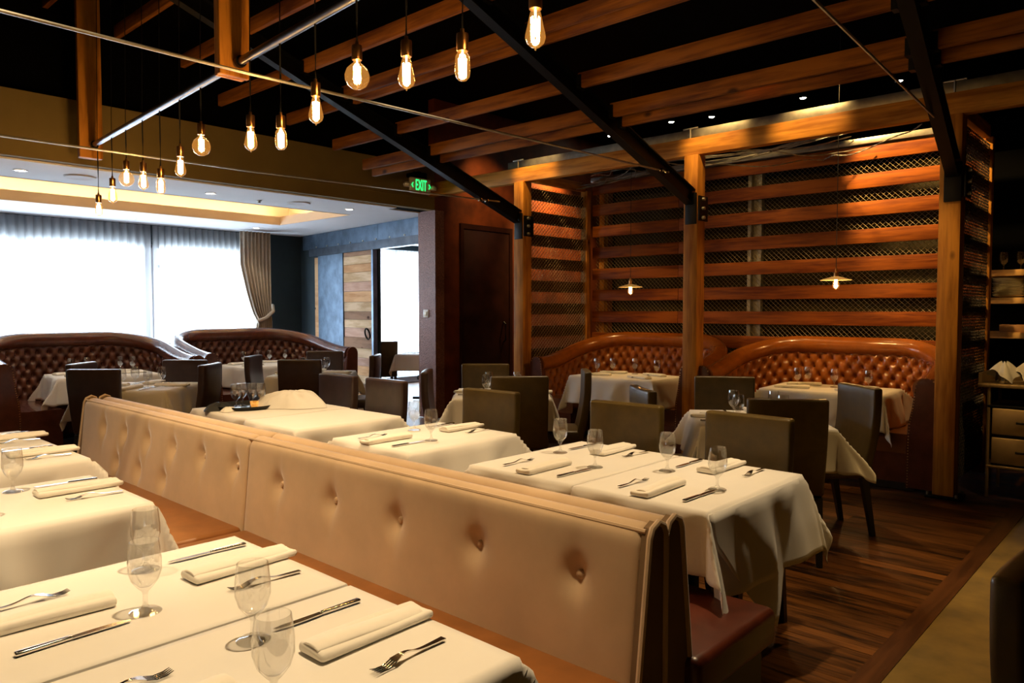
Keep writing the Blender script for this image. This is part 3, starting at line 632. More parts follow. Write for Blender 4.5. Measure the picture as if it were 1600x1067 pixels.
# ---------------------------------------------------------------- tufted horseshoe booths
def booth(loc, rz, W, D, R, zlo, zhi, mat, label, smat, amat):
    """local: opening towards -y, back at +y"""
    t = thing('tufted_booth', label, 'booth', loc, rz, 'tufted horseshoe booths')
    h = W / 2; La = D - R; Lb = PI / 2 * R; Lc = W - 2 * R; T = 2 * La + 2 * Lb + Lc
    def path(s):
        if s < La: return Vector((-h, -D / 2 + s, 0)), Vector((1, 0, 0))
        s -= La
        if s < Lb: a = s / R; return Vector((-h + R - R * math.cos(a), D / 2 - R + R * math.sin(a), 0)), Vector((math.cos(a), -math.sin(a), 0))
        s -= Lb
        if s < Lc: return Vector((-h + R + s, D / 2, 0)), Vector((0, -1, 0))
        s -= Lc
        if s < Lb: a = s / R; return Vector((h - R + R * math.sin(a), D / 2 - R + R * math.cos(a), 0)), Vector((-math.sin(a), -math.cos(a), 0))
        s -= Lb
        return Vector((h, D / 2 - R - s, 0)), Vector((-1, 0, 0))
    def top(s):
        u = min(s, T - s) / (La + Lb * 0.95); u = max(0, min(1, u)); u = u * u * (3 - 2 * u)
        return zlo + (zhi - zlo) * u
    ds, dz = 0.0585, 0.086
    def surf(u, v):
        s = u * T; p, n_ = path(s); zt = top(s) - 0.07; z = 0.40 + (zt + 0.03 - 0.40) * v
        zz = zt - z     # lattice follows the top edge
        ns = max(1, round(T / ds)); a = (s / (T / ns) + zz / dz) / 2 ; b = (s / (T / ns) - zz / dz) / 2
        q = (abs(math.sin(PI * a)) * abs(math.sin(PI * b))) ** 0.45
        da = abs(a - round(a)); db = abs(b - round(b))
        pit = math.exp(-((da + db) ** 2 * 3.0 + (da - db) ** 2 * 9.0) * 2.6)
        dpt = 0.030 + 0.022 * q - 0.042 * pit
        lean = 0.06 * (1 - v)
        return p + n_ * (-0.005 + dpt + lean) + Vector((0, 0, z))
    nu = int(T / 0.0095)
    MB().grid(surf, nu, 48).build('tufted_back', mat, t, ang=180)
    # buttons
    bm_ = MB().lathe([(0.0, 0.006), (0.007, 0.004), (0.010, 0.0), (0.010, -0.004)], 10)
    bme = bm_.mesh('button', mat); ns = max(1, round(T / ds)); cnt = 0
    for i in range(1, ns):
        for j in range(0, 7):
            if (i + j) % 2: continue
            s = i * T / ns; zz = j * dz + 1e-4; zt = top(s) - 0.07; z = zt - zz
            if z < 0.5 or j == 0: continue
            v = (z - 0.40) / (zt - 0.37); p, n_ = path(s); pos = p + n_ * (-0.008 + 0.06 * (1 - v)) + Vector((0, 0, z))
            o = bpy.data.objects.new('button', bme); C.objects.link(o); o.parent = t; o.location = pos
            o.rotation_euler = n_.to_track_quat('Z', 'Y').to_euler(); cnt += 1
    # outer shell
    def outer(u, v):
        s = u * T; p, n_ = path(s); return p - n_ * 0.09 + Vector((0, 0, 0.02 + (top(s) - 0.04) * v))
    MB().grid(lambda u, v: outer(1 - u, v), 90, 4).build('outer_shell', mat, t, ang=60)
    # rolled top
    pts = []
    for k in range(97):
        s = T * k / 96; p, n_ = path(s); pts.append(p + n_ * 0.005 + Vector((0, 0, top(s) - 0.02)))
    MB().tube(pts, 0.088, 20).build('rolled_top', mat, t, ang=70)
    # arm fronts with nailheads
    for sg in (-1, 1):
        x0 = sg * h; zt = zlo + 0.055; out = []
        n_ = Vector((-sg, 0, 0)); w0, w1 = -0.10, 0.12
        for z, wv in ((0.03, w1), (0.40, w1), (0.55, w1 - 0.01), (0.68, w1 - 0.035)): out.append((x0 - sg * wv, z))
        for k in range(9): a = PI * k / 8; out.append((x0 + sg * 0.02 - sg * 0.085 * math.cos(a), zt - 0.07 + 0.085 * math.sin(a)))
        out.append((x0 - sg * w0, 0.6)); out.append((x0 - sg * w0, 0.03))
        if sg < 0: out = out[::-1]
        yf = -D / 2 - 0.03
        ap = MB().prism(None, [(x_, yf, z_) for x_, z_ in out], [(x_, yf + 0.06, z_) for x_, z_ in out]).build('arm_front', amat, t, ang=30)
        nh = MB(); inner = [(x_, z_) for x_, z_ in (out if sg > 0 else out[::-1])][:13]
        for (xa, za), (xb, zb) in zip(inner[:-1], inner[1:]):
            L = math.hypot(xb - xa, zb - za); m_ = max(1, int(L / 0.022))
            for q in range(m_):
                u = q / m_; cx = xa + (xb - xa) * u; cz = za + (zb - za) * u
                cx += (x0 - sg * 0.01 - cx) * 0.12
                nh.lathe([(0.0, 0.0)], 3) if False else nh.add([(cx + 0.006 * math.cos(a), yf - 0.001, cz + 0.006 * math.sin(a)) for a in [PI * e / 3 for e in range(6)]] + [(cx, yf - 0.005, cz)], [(e, (e + 1) % 6, 6) for e in range(6)])
        stuff(nh.build('nailheads', 'brass', ap))
    # seat cushion and plinth
    def sect(d0, d1, z0, z1, r):
        out = []
        for (d, z, a0) in ((d0 + r, z1 - r, 90), (d1 - r, z1 - r, 0), (d1 - r, z0 + r, -90), (d0 + r, z0 + r, -180)):
            for k in (2, 1, 0) if False else (0, 1, 2):
                a = math.radians(a0 + 90 - 45 * k) if a0 == 90 else math.radians(a0 + 90 - 45 * k)
                out.append((d + r * math.cos(a), z + r * math.sin(a)))
        return out
    def sweep(d0, d1, z0, z1, r, nm, mt):
        sec = sect(d0, d1, z0, z1, r); n_s = len(sec)
        def fn(u, v):
            p, n_ = path(u * T); d, z = sec[int(round(v * n_s)) % n_s]; return p + n_ * d + Vector((0, 0, z))
        m_ = MB().grid(fn, 80, n_s)
        for u in (0, 1):
            b0 = [tuple(fn(u, i / n_s)) for i in range(n_s)]; m_.add(b0, [tuple(range(n_s)) if u else tuple(reversed(range(n_s)))])
        m_.build(nm, mt, t)
    sd_ = min(0.52, R - 0.05)
    sweep(0.02, sd_, 0.30, 0.46, 0.03, 'seat_cushion', smat)
    sweep(0.04, sd_ - 0.03, 0.06, 0.30, 0.01, 'seat_base', amat)
    sweep(0.06, sd_ - 0.07, 0.002, 0.06, 0.005, 'plinth', 'leg')
    return t
booth((7.20, 4.72, 0), -PI / 2, 1.95, 1.12, 0.56, 0.86, 1.14, 'cognac', 'cognac tufted leather booth in the nook, left of the middle post', 'seatbrown', 'maroon')
booth((7.20, 2.58, 0), -PI / 2, 1.95, 1.12, 0.56, 0.86, 1.14, 'cognac', 'cognac tufted leather booth in the nook, right of the middle post', 'seatbrown', 'maroon')
booth((2.92, 9.27, 0), 0.0, 1.88, 1.42, 0.60, 0.88, 1.14, 'maroon', 'dark brown tufted leather booth at the window, far left', 'maroon', 'maroon')
booth((5.03, 9.27, 0), 0.0, 1.95, 1.42, 0.60, 0.90, 1.15, 'maroon', 'dark brown tufted leather booth at the window, in front of the tied drape', 'maroon', 'maroon')

# ---------------------------------------------------------------- central velvet banquette (back to back)
def back_section(root, y0, y1, sg, xb, buttons, nm='back_cushion'):
    """sg -1: face towards -x ; xb: x of the outer (rear) plane"""
    h = (y1 - y0)
    def fn(p):
        z = p.z; k = (z - 0.42) / 0.47
        off = 0.0 if p.x * sg < 0 else 0
        t_ = 0.13 - 0.045 * max(0, k)             # thickness shrinks upward
        d = (p.x)                                 # 0..1 from rear to face
        y = p.y
        xx = d * t_
        if d > 0.9:
            dent = 0
            for (by, bz) in buttons:
                r2 = ((y - by) ** 2 + ((z - bz) * 0.8) ** 2)
                dent += 0.030 * math.exp(-r2 / (2 * 0.028 ** 2)) + 0.008 * math.exp(-((y - by) ** 2) / (2 * 0.012 ** 2) - ((z - bz) ** 2) / (2 * 0.09 ** 2))
            xx -= dent; xx += 0.012 * math.sin(PI * min(1, max(0, (y - y0) / h))) ** 0.3
        return (xb + sg * xx, y, z)
    m_ = MB(); ny = int(h / 0.02); nz = 24
    # front face + top + rear + ends as rounded box in (d, y, z) space
    def prof(v):  # going from bottom rear up over to bottom front: returns d,z
        L = [(0.0, 0.42), (0.0, 0.84)] + [(0.5 - 0.5 * math.cos(a), 0.84 + 0.05 * math.sin(a)) for a in [PI * k / 10 for k in range(1, 10)]] + [(1.0, 0.84 - 0.42 * k / 30) for k in range(0, 31)]
        return L[v]
    NP = 42
    P_ = [prof(i) for i in range(NP)]
    endr = 0.025
    ys = [y0 + endr * (1 - math.cos(k / 4 * PI / 2)) for k in range(4)] + [y0 + endr + (h - 2 * endr) * k / ny for k in range(ny + 1)] + [y1 - endr + endr * math.sin(k / 4 * PI / 2) for k in range(1, 5)]
    vs = []
    for y in ys:
        e = min(y - y0, y1 - y); sh = 0.0
        if e < endr: sh = endr * (1 - math.sqrt(max(0, 1 - ((endr - e) / endr) ** 2)))
        for (d, z) in P_:
            dd = 0.5 + (d - 0.5) * (1 - sh * 5.0); zz_ = z - (sh * 0.8 if z > 0.8 else 0)
            vs.append(fn(Vector((dd if e < endr else d, y, zz_))))
    fs = [(i * NP + j, i * NP + j + 1, (i + 1) * NP + j + 1, (i + 1) * NP + j) for i in range(len(ys) - 1) for j in range(NP - 1)]
    if sg > 0: fs = [tuple(reversed(f)) for f in fs]
    m_.add(vs, fs)
    a_ = [vs[j] for j in range(NP)]; b_ = [vs[(len(ys) - 1) * NP + j] for j in range(NP)]
    m_.add(a_, [tuple(range(NP))]); m_.add(b_, [tuple(reversed(range(NP)))])
    bc = m_.build(nm, 'velvet', root, ang=50)
    for (by, bz) in buttons:
        k = (bz - 0.42) / 0.47; xf = xb + sg * (0.13 - 0.045 * k - 0.022)
        MB().add([], []) if False else None
        bb = MB().lathe([(0.0, 0.009), (0.010, 0.007), (0.015, 0.0), (0.013, -0.004)], 14)
        o = bb.build('button', 'velvet', bc, (xf, by, bz)); o.rotation_euler = (0, sg * PI / 2, 0)
    return bc
for sg, xb, nmx, seatm in ((-1, 1.795, 'left', 'seattan'), (1, 1.80, 'right', 'seatred')):
    t = thing('banquette', 'long beige velvet buttoned banquette bench, facing the %s tables' % ('foreground' if sg < 0 else 'chair-side'), 'banquette', (0, 0, 0), 0, 'back to back banquettes')
    b1 = [(1.308 + 0.4125 * i, 0.708) for i in range(5)]; b2 = [(3.365 + 0.34 * i, 0.735) for i in range(6)] + [(4.48, 0.55), (4.14, 0.55), (4.82, 0.55)]
    if sg > 0: b1 = [(1.4 + 0.42 * i, 0.70) for i in range(4)]; b2 = [(3.4 + 0.42 * i, 0.70) for i in range(5)]
    back_section(t, 1.10, 3.235, sg, xb, b1); back_section(t, 3.245, 5.45, sg, xb, b2)
    # end panel with piping
    xa, xc = (xb, xb + sg * 0.13)
    pr = [(0.0, 0.02), (0.0, 0.86), (0.012, 0.885), (0.04, 0.898), (0.07, 0.885), (0.082, 0.86), (0.14, 0.42), (0.14, 0.02)]
    for ye, dy in ((1.075, 0.025), (5.45, 0.025)):
        e = [(xb + sg * d, ye, z) for d, z in pr]; e2 = [(xb + sg * d, ye + dy, z) for d, z in pr]
        if sg > 0: e, e2 = e[::-1], e2[::-1]
        ep = MB().prism(None, e, e2).build('end_panel', 'velvetdark', t, ang=30)
        yy = ye - 0.002 if ye < 2 else ye + dy + 0.002
        MB().tube([(xb + sg * d, yy, z) for d, z in pr[:7]], 0.009, 8).build('piping', 'velvet', ep)
    MB().tube([(xb + sg * 0.075, 1.09, 0.876), (xb + sg * 0.075, 5.46, 0.876)], 0.0065, 6).build('piping', 'velvet', t)
    # seat cushions and base
    for (ya, yb) in ((1.03, 3.23), (3.25, 5.45)):
        x0, x1 = sorted((xb + sg * 0.11, xb + sg * 0.66))
        MB().rbox(((x0 + x1) / 2, (ya + yb) / 2, 0.40), (x1 - x0, yb - ya, 0.13), 0.03, 3).build('seat_cushion', seatm, t)
    x0, x1 = sorted((xb + sg * 0.142, xb + sg * 0.60))
    MB().box((x0, 1.06, 0.08), (x1, 5.44, 0.335)).build('seat_base', 'leg', t, smooth=False)
    MB().box((x0, 1.10, 0.0), (x1 if sg < 0 else x1 - 0.04, 5.40, 0.08)).build('plinth', 'leg', t, smooth=False)

# ---------------------------------------------------------------- tables, cloths, tableware
def mk_table(a, b, h=0.752):
    def f():
        t = thing('dining_table', '', '')
        MB().rbox((0, 0, h - 0.015), (2 * a, 2 * b, 0.03), 0.004, 1).build('tabletop', 'leg', t)
        MB().tube([(0, 0, 0.03), (0, 0, h - 0.03)], 0.035, 14).build('column', 'steel', t)
        MB().bar((-0.26, 0, 0.025), (0.26, 0, 0.025), 0.06, 0.04).bar((0, -0.22, 0.025), (0, 0.22, 0.025), 0.06, 0.04).build('base', 'steel', t, smooth=False)
        return t
    return f
def cloth_obj(cx, cy, rz, a, b, label, over=(0.30, 0.30), seed=0, wild=1.0, ztop=0.758, sides=(1, 1, 1, 1)):
    """a,b half sizes of the table; over: hang in x, y; sides: +x,-x,+y,-y hang multipliers"""
    rs = random.Random(seed); ph = [rs.random() * 6.28 for _ in range(12)]
    cxs = []
    def axis(h, om, op):
        L = [-h - om * (1 - k / 14) for k in range(14)] + [-h + 2 * h * k / 30 for k in range(31)] + [h + op * (k + 1) / 14 for k in range(14)]
        return L
    X = axis(a, over[0] * sides[1], over[0] * sides[0]); Y = axis(b, over[1] * sides[3], over[1] * sides[2])
    vs = []
    for u in X:
        for v in Y:
            ex = max(0, abs(u) - a); ey = max(0, abs(v) - b); sx = 1 if u > 0 else -1; sy = 1 if v > 0 else -1
            bx = max(-a, min(a, u)); by = max(-b, min(b, v)); er = 0.012
            if ex == 0 and ey == 0:
                vs.append((u, v, ztop + 0.0008 * math.sin(u * 11 + ph[0]) * math.sin(v * 9 + ph[1]))); continue
            r = math.hypot(ex, ey); th = math.atan2(ey, ex)
            cf = math.sin(2 * th)                       # 0 on the sides, 1 on the corner diagonal
            along = (v if ex > ey else u)
            wave = 0.016 * math.sin(along * 13 + ph[2]) + 0.010 * math.sin(along * 27 + ph[3])
            flare = 0.10 + 0.06 * math.sin(along * 5 + ph[4]) * wild
            corner = cf ** 1.5 * (0.36 + 0.16 * math.sin(ph[5] + sx * 1.3 + sy * 2.1) * wild) + 0.09 * math.sin(th * 9 + ph[6]) * cf
            out = r * (flare * (1 - cf) + corner * 1.0 + 0.06) + wave * min(1, r / 0.2) * (1 - 0.5 * cf)
            rd = min(r, er * PI / 2); s_ = math.sin(rd / er)
            # the corner of the diamond-laid under-cloth shows through as a pressed triangle
            q = (0.33 + 0.03 * math.sin(ph[7]) - r * 0.95 - abs(along - 0.03 * math.sin(ph[8]))) / 0.007
            ss = 0.007 / (1 + math.exp(-max(-30, min(30, q))))
            out += ss * (1 - cf) * min(1, r / 0.04)
            out = max(0.002, out) * min(1, r / 0.03) + er * (1 - math.cos(min(PI / 2, r / er))) * 0.5
            dn = math.sqrt(max(0, r * r - min(out, r * 0.95) ** 2)) 
            # in plan, corner fabric is pulled towards the nearer side so a fold forms
            th2 = th + 0.22 * math.sin(4 * th) 
            vs.append((bx + sx * out * math.cos(th2) if ex > 0 else bx, by + sy * out * math.sin(th2) if ey > 0 else by, ztop - dn))
            if ex > 0 and ey == 0: vs[-1] = (bx + sx * out, v, ztop - dn)
            if ey > 0 and ex == 0: vs[-1] = (u, by + sy * out, ztop - dn)
    n = len(Y); fs = [(i * n + j, (i + 1) * n + j, (i + 1) * n + j + 1, i * n + j + 1) for i in range(len(X) - 1) for j in range(n - 1)]
    m_ = MB(); m_.add(vs, fs); o = m_.build('tablecloth', 'linen', None, (cx, cy, 0), ang=180); o.rotation_euler = (0, 0, rz)
    md = o.modifiers.new('thickness', 'SOLIDIFY'); md.thickness = 0.0018; md.offset = 1
    tag(o, label, 'tablecloth', 'white tablecloths'); return o
def mk_goblet(k=1.0):
    def f():
        t = thing('water_goblet', '', '')
        out = [(0.0, 0.003), (0.030, 0.0045), (0.035, 0.0015), (0.036, 0.0), (0.0365, 0.002), (0.030, 0.006), (0.010, 0.011), (0.0055, 0.022), (0.005, 0.042), (0.008, 0.052), (0.016, 0.060), (0.030, 0.078), (0.0375, 0.102), (0.0375, 0.128), (0.0345, 0.158), (0.0325, 0.172)]
        inn = [(0.0310, 0.172), (0.0330, 0.158), (0.0360, 0.128), (0.0360, 0.103), (0.029, 0.080), (0.014, 0.064), (0.0, 0.060)]
        MB().lathe([(0.0, 0.0)] + out[3:9], 28).build('foot_and_stem', 'glass', t, ang=70)
        MB().lathe(out[8:] + inn, 28).build('bowl', 'glass', t, ang=70)
        return t
    return f
def mk_knife():
    t = thing('table_knife', '', '')
    MB().rbox((0, -0.055, 0.006), (0.016, 0.11, 0.009), 0.004, 2, (1, 6, 1), lambda p: (p[0] * (0.7 + 0.4 * abs(p[1] + 0.0) / 0.11), p[1], p[2])).build('handle', 'chrome', t)
    out = [(-0.007, 0.0), (-0.0095, 0.05), (-0.009, 0.09), (-0.003, 0.118), (0.004, 0.122), (0.0075, 0.10), (0.0075, 0.0)]
    MB().prism(None, [(x_, y_, 0.0045) for x_, y_ in reversed(out)][::-1], [(x_, y_, 0.0068) for x_, y_ in out]).build('blade', 'chrome', t); return t
def mk_fork():
    t = thing('dinner_fork', '', '')
    def cz(y): return 0.005 + 0.010 * math.exp(-((y - 0.015) / 0.03) ** 2) + 0.0 + (0.006 if y > 0.09 else 0) * ((y - 0.09) / 0.03)
    hn = MB(); N = 20; ws = []
    for i in range(N + 1):
        y = -0.10 + 0.145 * i / N
        w_ = 0.008 - 0.0045 * min(1, max(0, (y + 0.1) / 0.09)) if y < 0.0 else 0.0035 + 0.0085 * max(0, (y - 0.01) / 0.035) ** 1.2
        ws.append((y, w_))
    vs = []; 
    for y, w_ in ws: vs += [(-w_, y, cz(y)), (w_, y, cz(y)), (w_, y, cz(y) + 0.003), (-w_, y, cz(y) + 0.003)]
    fs = [(i * 4 + k, i * 4 + (k + 1) % 4, i * 4 + 4 + (k + 1) % 4, i * 4 + 4 + k) for i in range(N) for k in range(4)] + [(3, 2, 1, 0), (N * 4, N * 4 + 1, N * 4 + 2, N * 4 + 3)]
    hn.add(vs, fs); hn.build('handle', 'chrome', t)
    tn = MB()
    for k in range(4):
        x0 = -0.0098 + k * 0.00655; tn.tube([(x0, 0.042, cz(0.042) + 0.001), (x0, 0.065, 0.0035), (x0, 0.085, 0.0045), (x0, 0.098, 0.009)], [0.0017, 0.0017, 0.0016, 0.0008], 6)
    tn.build('tines', 'chrome', t); return t
def mk_nap():
    t = thing('folded_napkin', '', '')
    def f1(p):
        x_, y_, z_ = p; return (x_ * (1 + 0.05 * math.sin(y_ * 9)), y_, max(0.001, z_ + (0.004 * math.sin(x_ * 40 + y_ * 8)) * (z_ > 0.01)))
    MB().rbox((0, 0, 0.012), (0.088, 0.31, 0.022), 0.0105, 3, (6, 14, 1), f1).build('roll', 'napkin', t)
    MB().rbox((0.006, 0.01, 0.0255), (0.070, 0.285, 0.006), 0.003, 2, (6, 10, 1), lambda p: (p[0], p[1], p[2] - 0.018 * (abs(p[0]) / 0.04) ** 3 + 0.003 * math.sin(p[1] * 14))).build('outer_fold', 'napkin', t); return t
TZ = 0.7605
def ware(kind, x, y, rz, label):
    d = {'g': ('gob', mk_goblet(), 'glass', 'water goblets'), 'k': ('knf', mk_knife, 'knife', 'table knives'), 'f': ('frk', mk_fork, 'fork', 'dinner forks'), 'n': ('nap', mk_nap, 'napkin', 'folded napkins')}[kind]
    return place(d[0], d[1], (x, y, TZ), rz, label, d[2], d[3])
rj = random.Random(11)
def setting(cx, cy, ang, side, where, dist=0.22, skip='', gl=(0.085, 0.17), js=1.0):
    """ang: direction from table centre towards the sitter"""
    ca, sa = math.cos(ang), math.sin(ang)
    def pt(f, l): return cx + ca * f - sa * l, cy + sa * f + ca * l      # l: towards the sitter's right is negative... kept mirrored
    base = ang + PI / 2       # +y local points from sitter to centre
    j = lambda a: rj.uniform(-a, a) * js
    if 'f' not in skip: x, y = pt(dist + j(.01), -0.15 + j(.012)); ware('f', x, y, base + j(.07), 'steel fork at the %s place on %s' % (side, where))
    if 'n' not in skip: x, y = pt(dist + 0.01 + j(.01), 0.0 + j(.012)); ware('n', x, y, base + j(.06), 'rolled napkin at the %s place on %s' % (side, where))
    if 'k' not in skip: x, y = pt(dist + j(.01), 0.17 + j(.008)); ware('k', x, y, base + j(.05), 'steel knife at the %s place on %s' % (side, where))
    if 'g' not in skip: x, y = pt(gl[0] + j(.008), gl[1] + j(.008)); ware('g', x, y, j(3), 'clear goblet at the %s place on %s' % (side, where))
def table(key, cx, cy, rz, a, b, name, over, seed, **k):
    place('tab%.3f_%.3f' % (a, b), mk_table(a - 0.003, b - 0.003), (cx, cy, 0), rz, 'dark pedestal table under white cloth: ' + name, 'table', 'cloth covered dining tables')
    cloth_obj(cx, cy, rz, a, b, 'white tablecloth draped over ' + name, over, seed, **k)
# left row (foreground) and right row along the banquette
A1, A2, B1, C1, C2 = 'the nearest foreground table', 'the second foreground table', 'the third foreground table', 'the fourth left-row table', 'the farthest left-row table'
table('r', 0.70, 1.315, 0, 0.425, 0.298, A1, (0.24, 0.30), 1, sides=(1, 1, 0.03, 1))
table('r', 0.70, 1.935, 0, 0.425, 0.305, A2, (0.24, 0.30), 2, sides=(1, 1, 1, 0.03))
table('r', 0.72, 3.20, 0, 0.40, 0.335, B1, (0.26, 0.32), 3)
table('r', 0.85, 4.24, 0, 0.40, 0.30, C1, (0.24, 0.30), 4, sides=(1, 1, 0.03, 1))
table('r', 0.85, 4.85, 0, 0.40, 0.30, C2, (0.24, 0.30), 5, sides=(1, 1, 1, 0.03))
R1, R2, R3, R4, R5 = 'the nearest right-row table', 'the second right-row table', 'the third right-row table', 'the bare fourth right-row table', 'the far right-row table with the tray'
table('r', 2.815, 1.56, 0, 0.425, 0.30, R1, (0.30, 0.33), 6, sides=(0.85, 0.75, 0.03, 1), wild=1.2)
table('r', 2.815, 2.17, 0, 0.425, 0.30, R2, (0.26, 0.34), 7, sides=(1, 0.75, 1, 0.03))
table('r', 2.78, 3.23, 0, 0.40, 0.33, R3, (0.26, 0.30), 8)
table('r', 2.78, 4.26, 0, 0.40, 0.30, R4, (0.26, 0.30), 9, sides=(1, 1, 0.03, 1))
table('r', 2.80, 4.98, 0, 0.40, 0.405, R5, (0.26, 0.30), 10, sides=(1, 1, 1, 0.03))
for cx, cy, nm in ((0.70, 1.33, A1), (0.72, 1.95, A2), (0.72, 3.25, B1), (0.85, 4.24, C1), (0.88, 4.85, C2)):
    setting(cx, cy, 0.0, 'bench-side', nm, 0.27)
    setting(cx, cy, PI, 'camera-side', nm, 0.20 if nm in (A1, A2) else 0.25, gl=(0.03, 0.12) if nm in (A1, A2) else (0.08, 0.17), skip='' )
for cx, cy, nm in ((2.815, 1.56, R1), (2.815, 2.17, R2), (2.78, 3.26, R3)):
    setting(cx, cy, PI, 'bench-side', nm, 0.24); setting(cx, cy, 0.0, 'chair-side', nm, 0.29)
# under-cloth corners hanging below the top cloths
def flap(cx, y, D, hw, label, lean=0.10):
    m_ = MB(); N, K = 24, 14
    def fn(u, v):
        z = D * v; w_ = max(0.004, min(hw, D - z)); a = -w_ + 2 * w_ * u
        return (cx + a, y - 0.010 - lean * z - 0.014 * math.sin(a * 16 + 1.0) * v - 0.02 * v * v, 0.7555 - z)
    m_.grid(fn, N, K); o = m_.build('under_cloth', 'linen', ang=180); md = o.modifiers.new('thickness', 'SOLIDIFY'); md.thickness = 0.0016
    tag(o, label, 'tablecloth', 'under-cloth corners')
flap(2.78, 1.26, 0.50, 0.40, 'pointed corner of the under-cloth hanging below the nearest right-row tablecloth')
# diagonal tables
MT1, MT0, BTL, BTR, WL, WR, F1, F2 = 'the diagonal table before the right nook booth', 'the diagonal table before the brown door', 'the left nook booth table', 'the right nook booth table', 'the left window booth table', 'the right window booth table', 'the diagonal table before the left window booth', 'the diagonal table before the right window booth'
for nm, cx, cy, an, seed in ((MT1, 4.70, 2.13, math.radians(34), 21), (MT0, 4.65, 4.40, math.radians(43), 22), (F1, 2.78, 7.30, math.radians(43), 23), (F2, 4.66, 7.36, math.radians(43), 24)):
    table('d', cx, cy, an, 0.40, 0.40, nm, (0.26, 0.26), seed, wild=1.5)
    for k, sd in enumerate(('far', 'far left', 'near', 'right')):
        setting(cx, cy, an + k * PI / 2, sd, nm, 0.26, gl=(0.13, 0.13), js=1.5)
table('n', 6.80, 4.55, PI / 2, 0.52, 0.36, BTL, (0.30, 0.30), 31, wild=1.4)
table('n', 6.96, 2.46, PI / 2 + 0.08, 0.52, 0.37, BTR, (0.30, 0.30), 32, wild=1.6)
table('n', 3.02, 9.05, -0.10, 0.50, 0.36, WL, (0.28, 0.28), 33, wild=1.4)
table('n', 5.05, 9.10, 0.1, 0.50, 0.36, WR, (0.28, 0.28), 34, wild=1.4)
for nm, gs in ((BTL, ((6.80, 4.97), (6.94, 4.85), (7.04, 4.62), (6.98, 4.30))), (BTR, ((6.98, 2.77), (7.16, 2.74), (7.09, 2.47), (7.12, 2.18))), (WL, ((3.30, 9.30), (3.38, 9.14), (2.78, 9.30), (2.95, 9.33))), (WR, ((4.80, 9.22), (5.05, 9.30), (5.20, 9.28), (5.42, 9.25)))):
    for (gx, gy), sd in zip(gs, ('leftmost', 'second', 'third', 'rightmost')):
        ware('g', gx, gy, 0, 'clear goblet, %s of four on %s' % (sd, nm))
for nm, cx, cy, rz in ((BTL, 6.80, 4.55, PI / 2), (BTR, 6.96, 2.46, PI / 2), (WL, 3.02, 9.05, 0), (WR, 5.05, 9.1, 0)):
    for k, (u, v, sd) in enumerate(((-0.3, 0.16, 'far left'), (0.22, 0.18, 'far right'), (-0.28, -0.18, 'near left'), (0.25, -0.17, 'near right'))):
        c_, s_ = math.cos(rz), math.sin(rz); s2 = -1 if rz else 1
        x, y = cx + c_ * u * s2 - s_ * v * s2, cy + s_ * u * s2 + c_ * v * s2
        ware('n', x, y, rz + PI / 2 + 0.3 * (-1) ** k, 'rolled napkin, %s on %s' % (sd, nm))
        ware('f', x + 0.07 * c_, y + 0.07 * s_, rz + 0.4, 'steel fork, %s on %s' % (sd, nm))
# table and seats in the room beyond
table('d', 8.05, 9.35, 0.6, 0.40, 0.40, 'the table in the room beyond the opening', (0.26, 0.26), 41)
for i in range(5):
    ware('g', 7.82 + 0.045 * i, 9.52 - 0.06 * i + 0.02 * (i % 2), 0, 'small goblet, %s of five on the table beyond the opening' % ('leftmost', 'second', 'middle', 'fourth', 'rightmost')[i])

# tray with used glasses and the heaped cloth
tr = thing('serving_tray', 'round black serving tray on the far right-row table', 'tray', (2.68, 5.13, TZ))
MB().lathe([(0, 0.004), (0.185, 0.004), (0.20, 0.012), (0.215, 0.028), (0.219, 0.028), (0.205, 0.006), (0.19, 0.0), (0, 0.0)], 36).build('dish', 'cord', tr)
for i, (dx, dy, lb) in enumerate(((-0.06, 0.03, 'leftmost'), (0.0, 0.06, 'rear'), (0.05, 0.0, 'middle'), (0.09, -0.05, 'rightmost'))):
    g = ware('g', 2.68 + dx, 5.13 + dy, 0, 'used goblet on the black tray, %s of four' % lb); g.location.z = TZ + 0.0045
cv = thing('candle_holder', 'small amber glass candle holder on the black tray', 'candle holder', (2.70, 5.04, TZ + 0.0045))
MB().lathe([(0, 0.002), (0.022, 0.002), (0.03, 0.03), (0.032, 0.05), (0.029, 0.05), (0.026, 0.03), (0.018, 0.005), (0, 0.005)], 18).build('cup', 'amber', cv)
MB().lathe([(0, 0.006), (0.018, 0.006), (0.018, 0.03), (0.0, 0.032)], 14).build('candle', 'plate', cv)
def heap(nm, c, sx, sy, sz, rz, mat, label, cat, seed, pk=2.0):
    rs = random.Random(seed); ph = [rs.random() * 6.28 for _ in range(8)]
    def fn(u, v):
        a = 2 * PI * u; r = v; rr = 1 + 0.10 * math.sin(3 * a + ph[0]) + 0.06 * math.sin(7 * a + ph[1])
        z = (1 - r ** pk) * (1 + 0.16 * math.sin(5 * a + ph[2]) * r + 0.14 * math.sin(9 * a + r * 6 + ph[3]) * r + 0.07 * math.sin(17 * a - r * 9 + ph[4]) * r) + 0.10 * abs(math.sin(r * 7 + 3 * math.sin(2 * a + ph[5]))) * (1 - r) * r
        return (sx * rr * r * math.cos(a), sy * rr * r * math.sin(a), max(0.0, sz * z))
    m_ = MB().grid(lambda u, v: fn(u, max(v, 0.001)), 60, 16, True)
    o = m_.build(nm, mat, None, (c[0], c[1], c[2]), ang=180); o.rotation_euler = (0, 0, rz); return tag(o, label, cat)
heap('heaped_cloth', (2.95, 4.93, TZ + 0.002), 0.26, 0.17, 0.115, -0.75, 'linen', 'crumpled white cloth heaped beside the black tray', 'cloth', 5, 2.6)
heap('dark_cloth', (2.50, 5.18, TZ + 0.002), 0.13, 0.09, 0.05, 0.5, 'cord', 'black folded cloth left of the serving tray', 'cloth', 6)
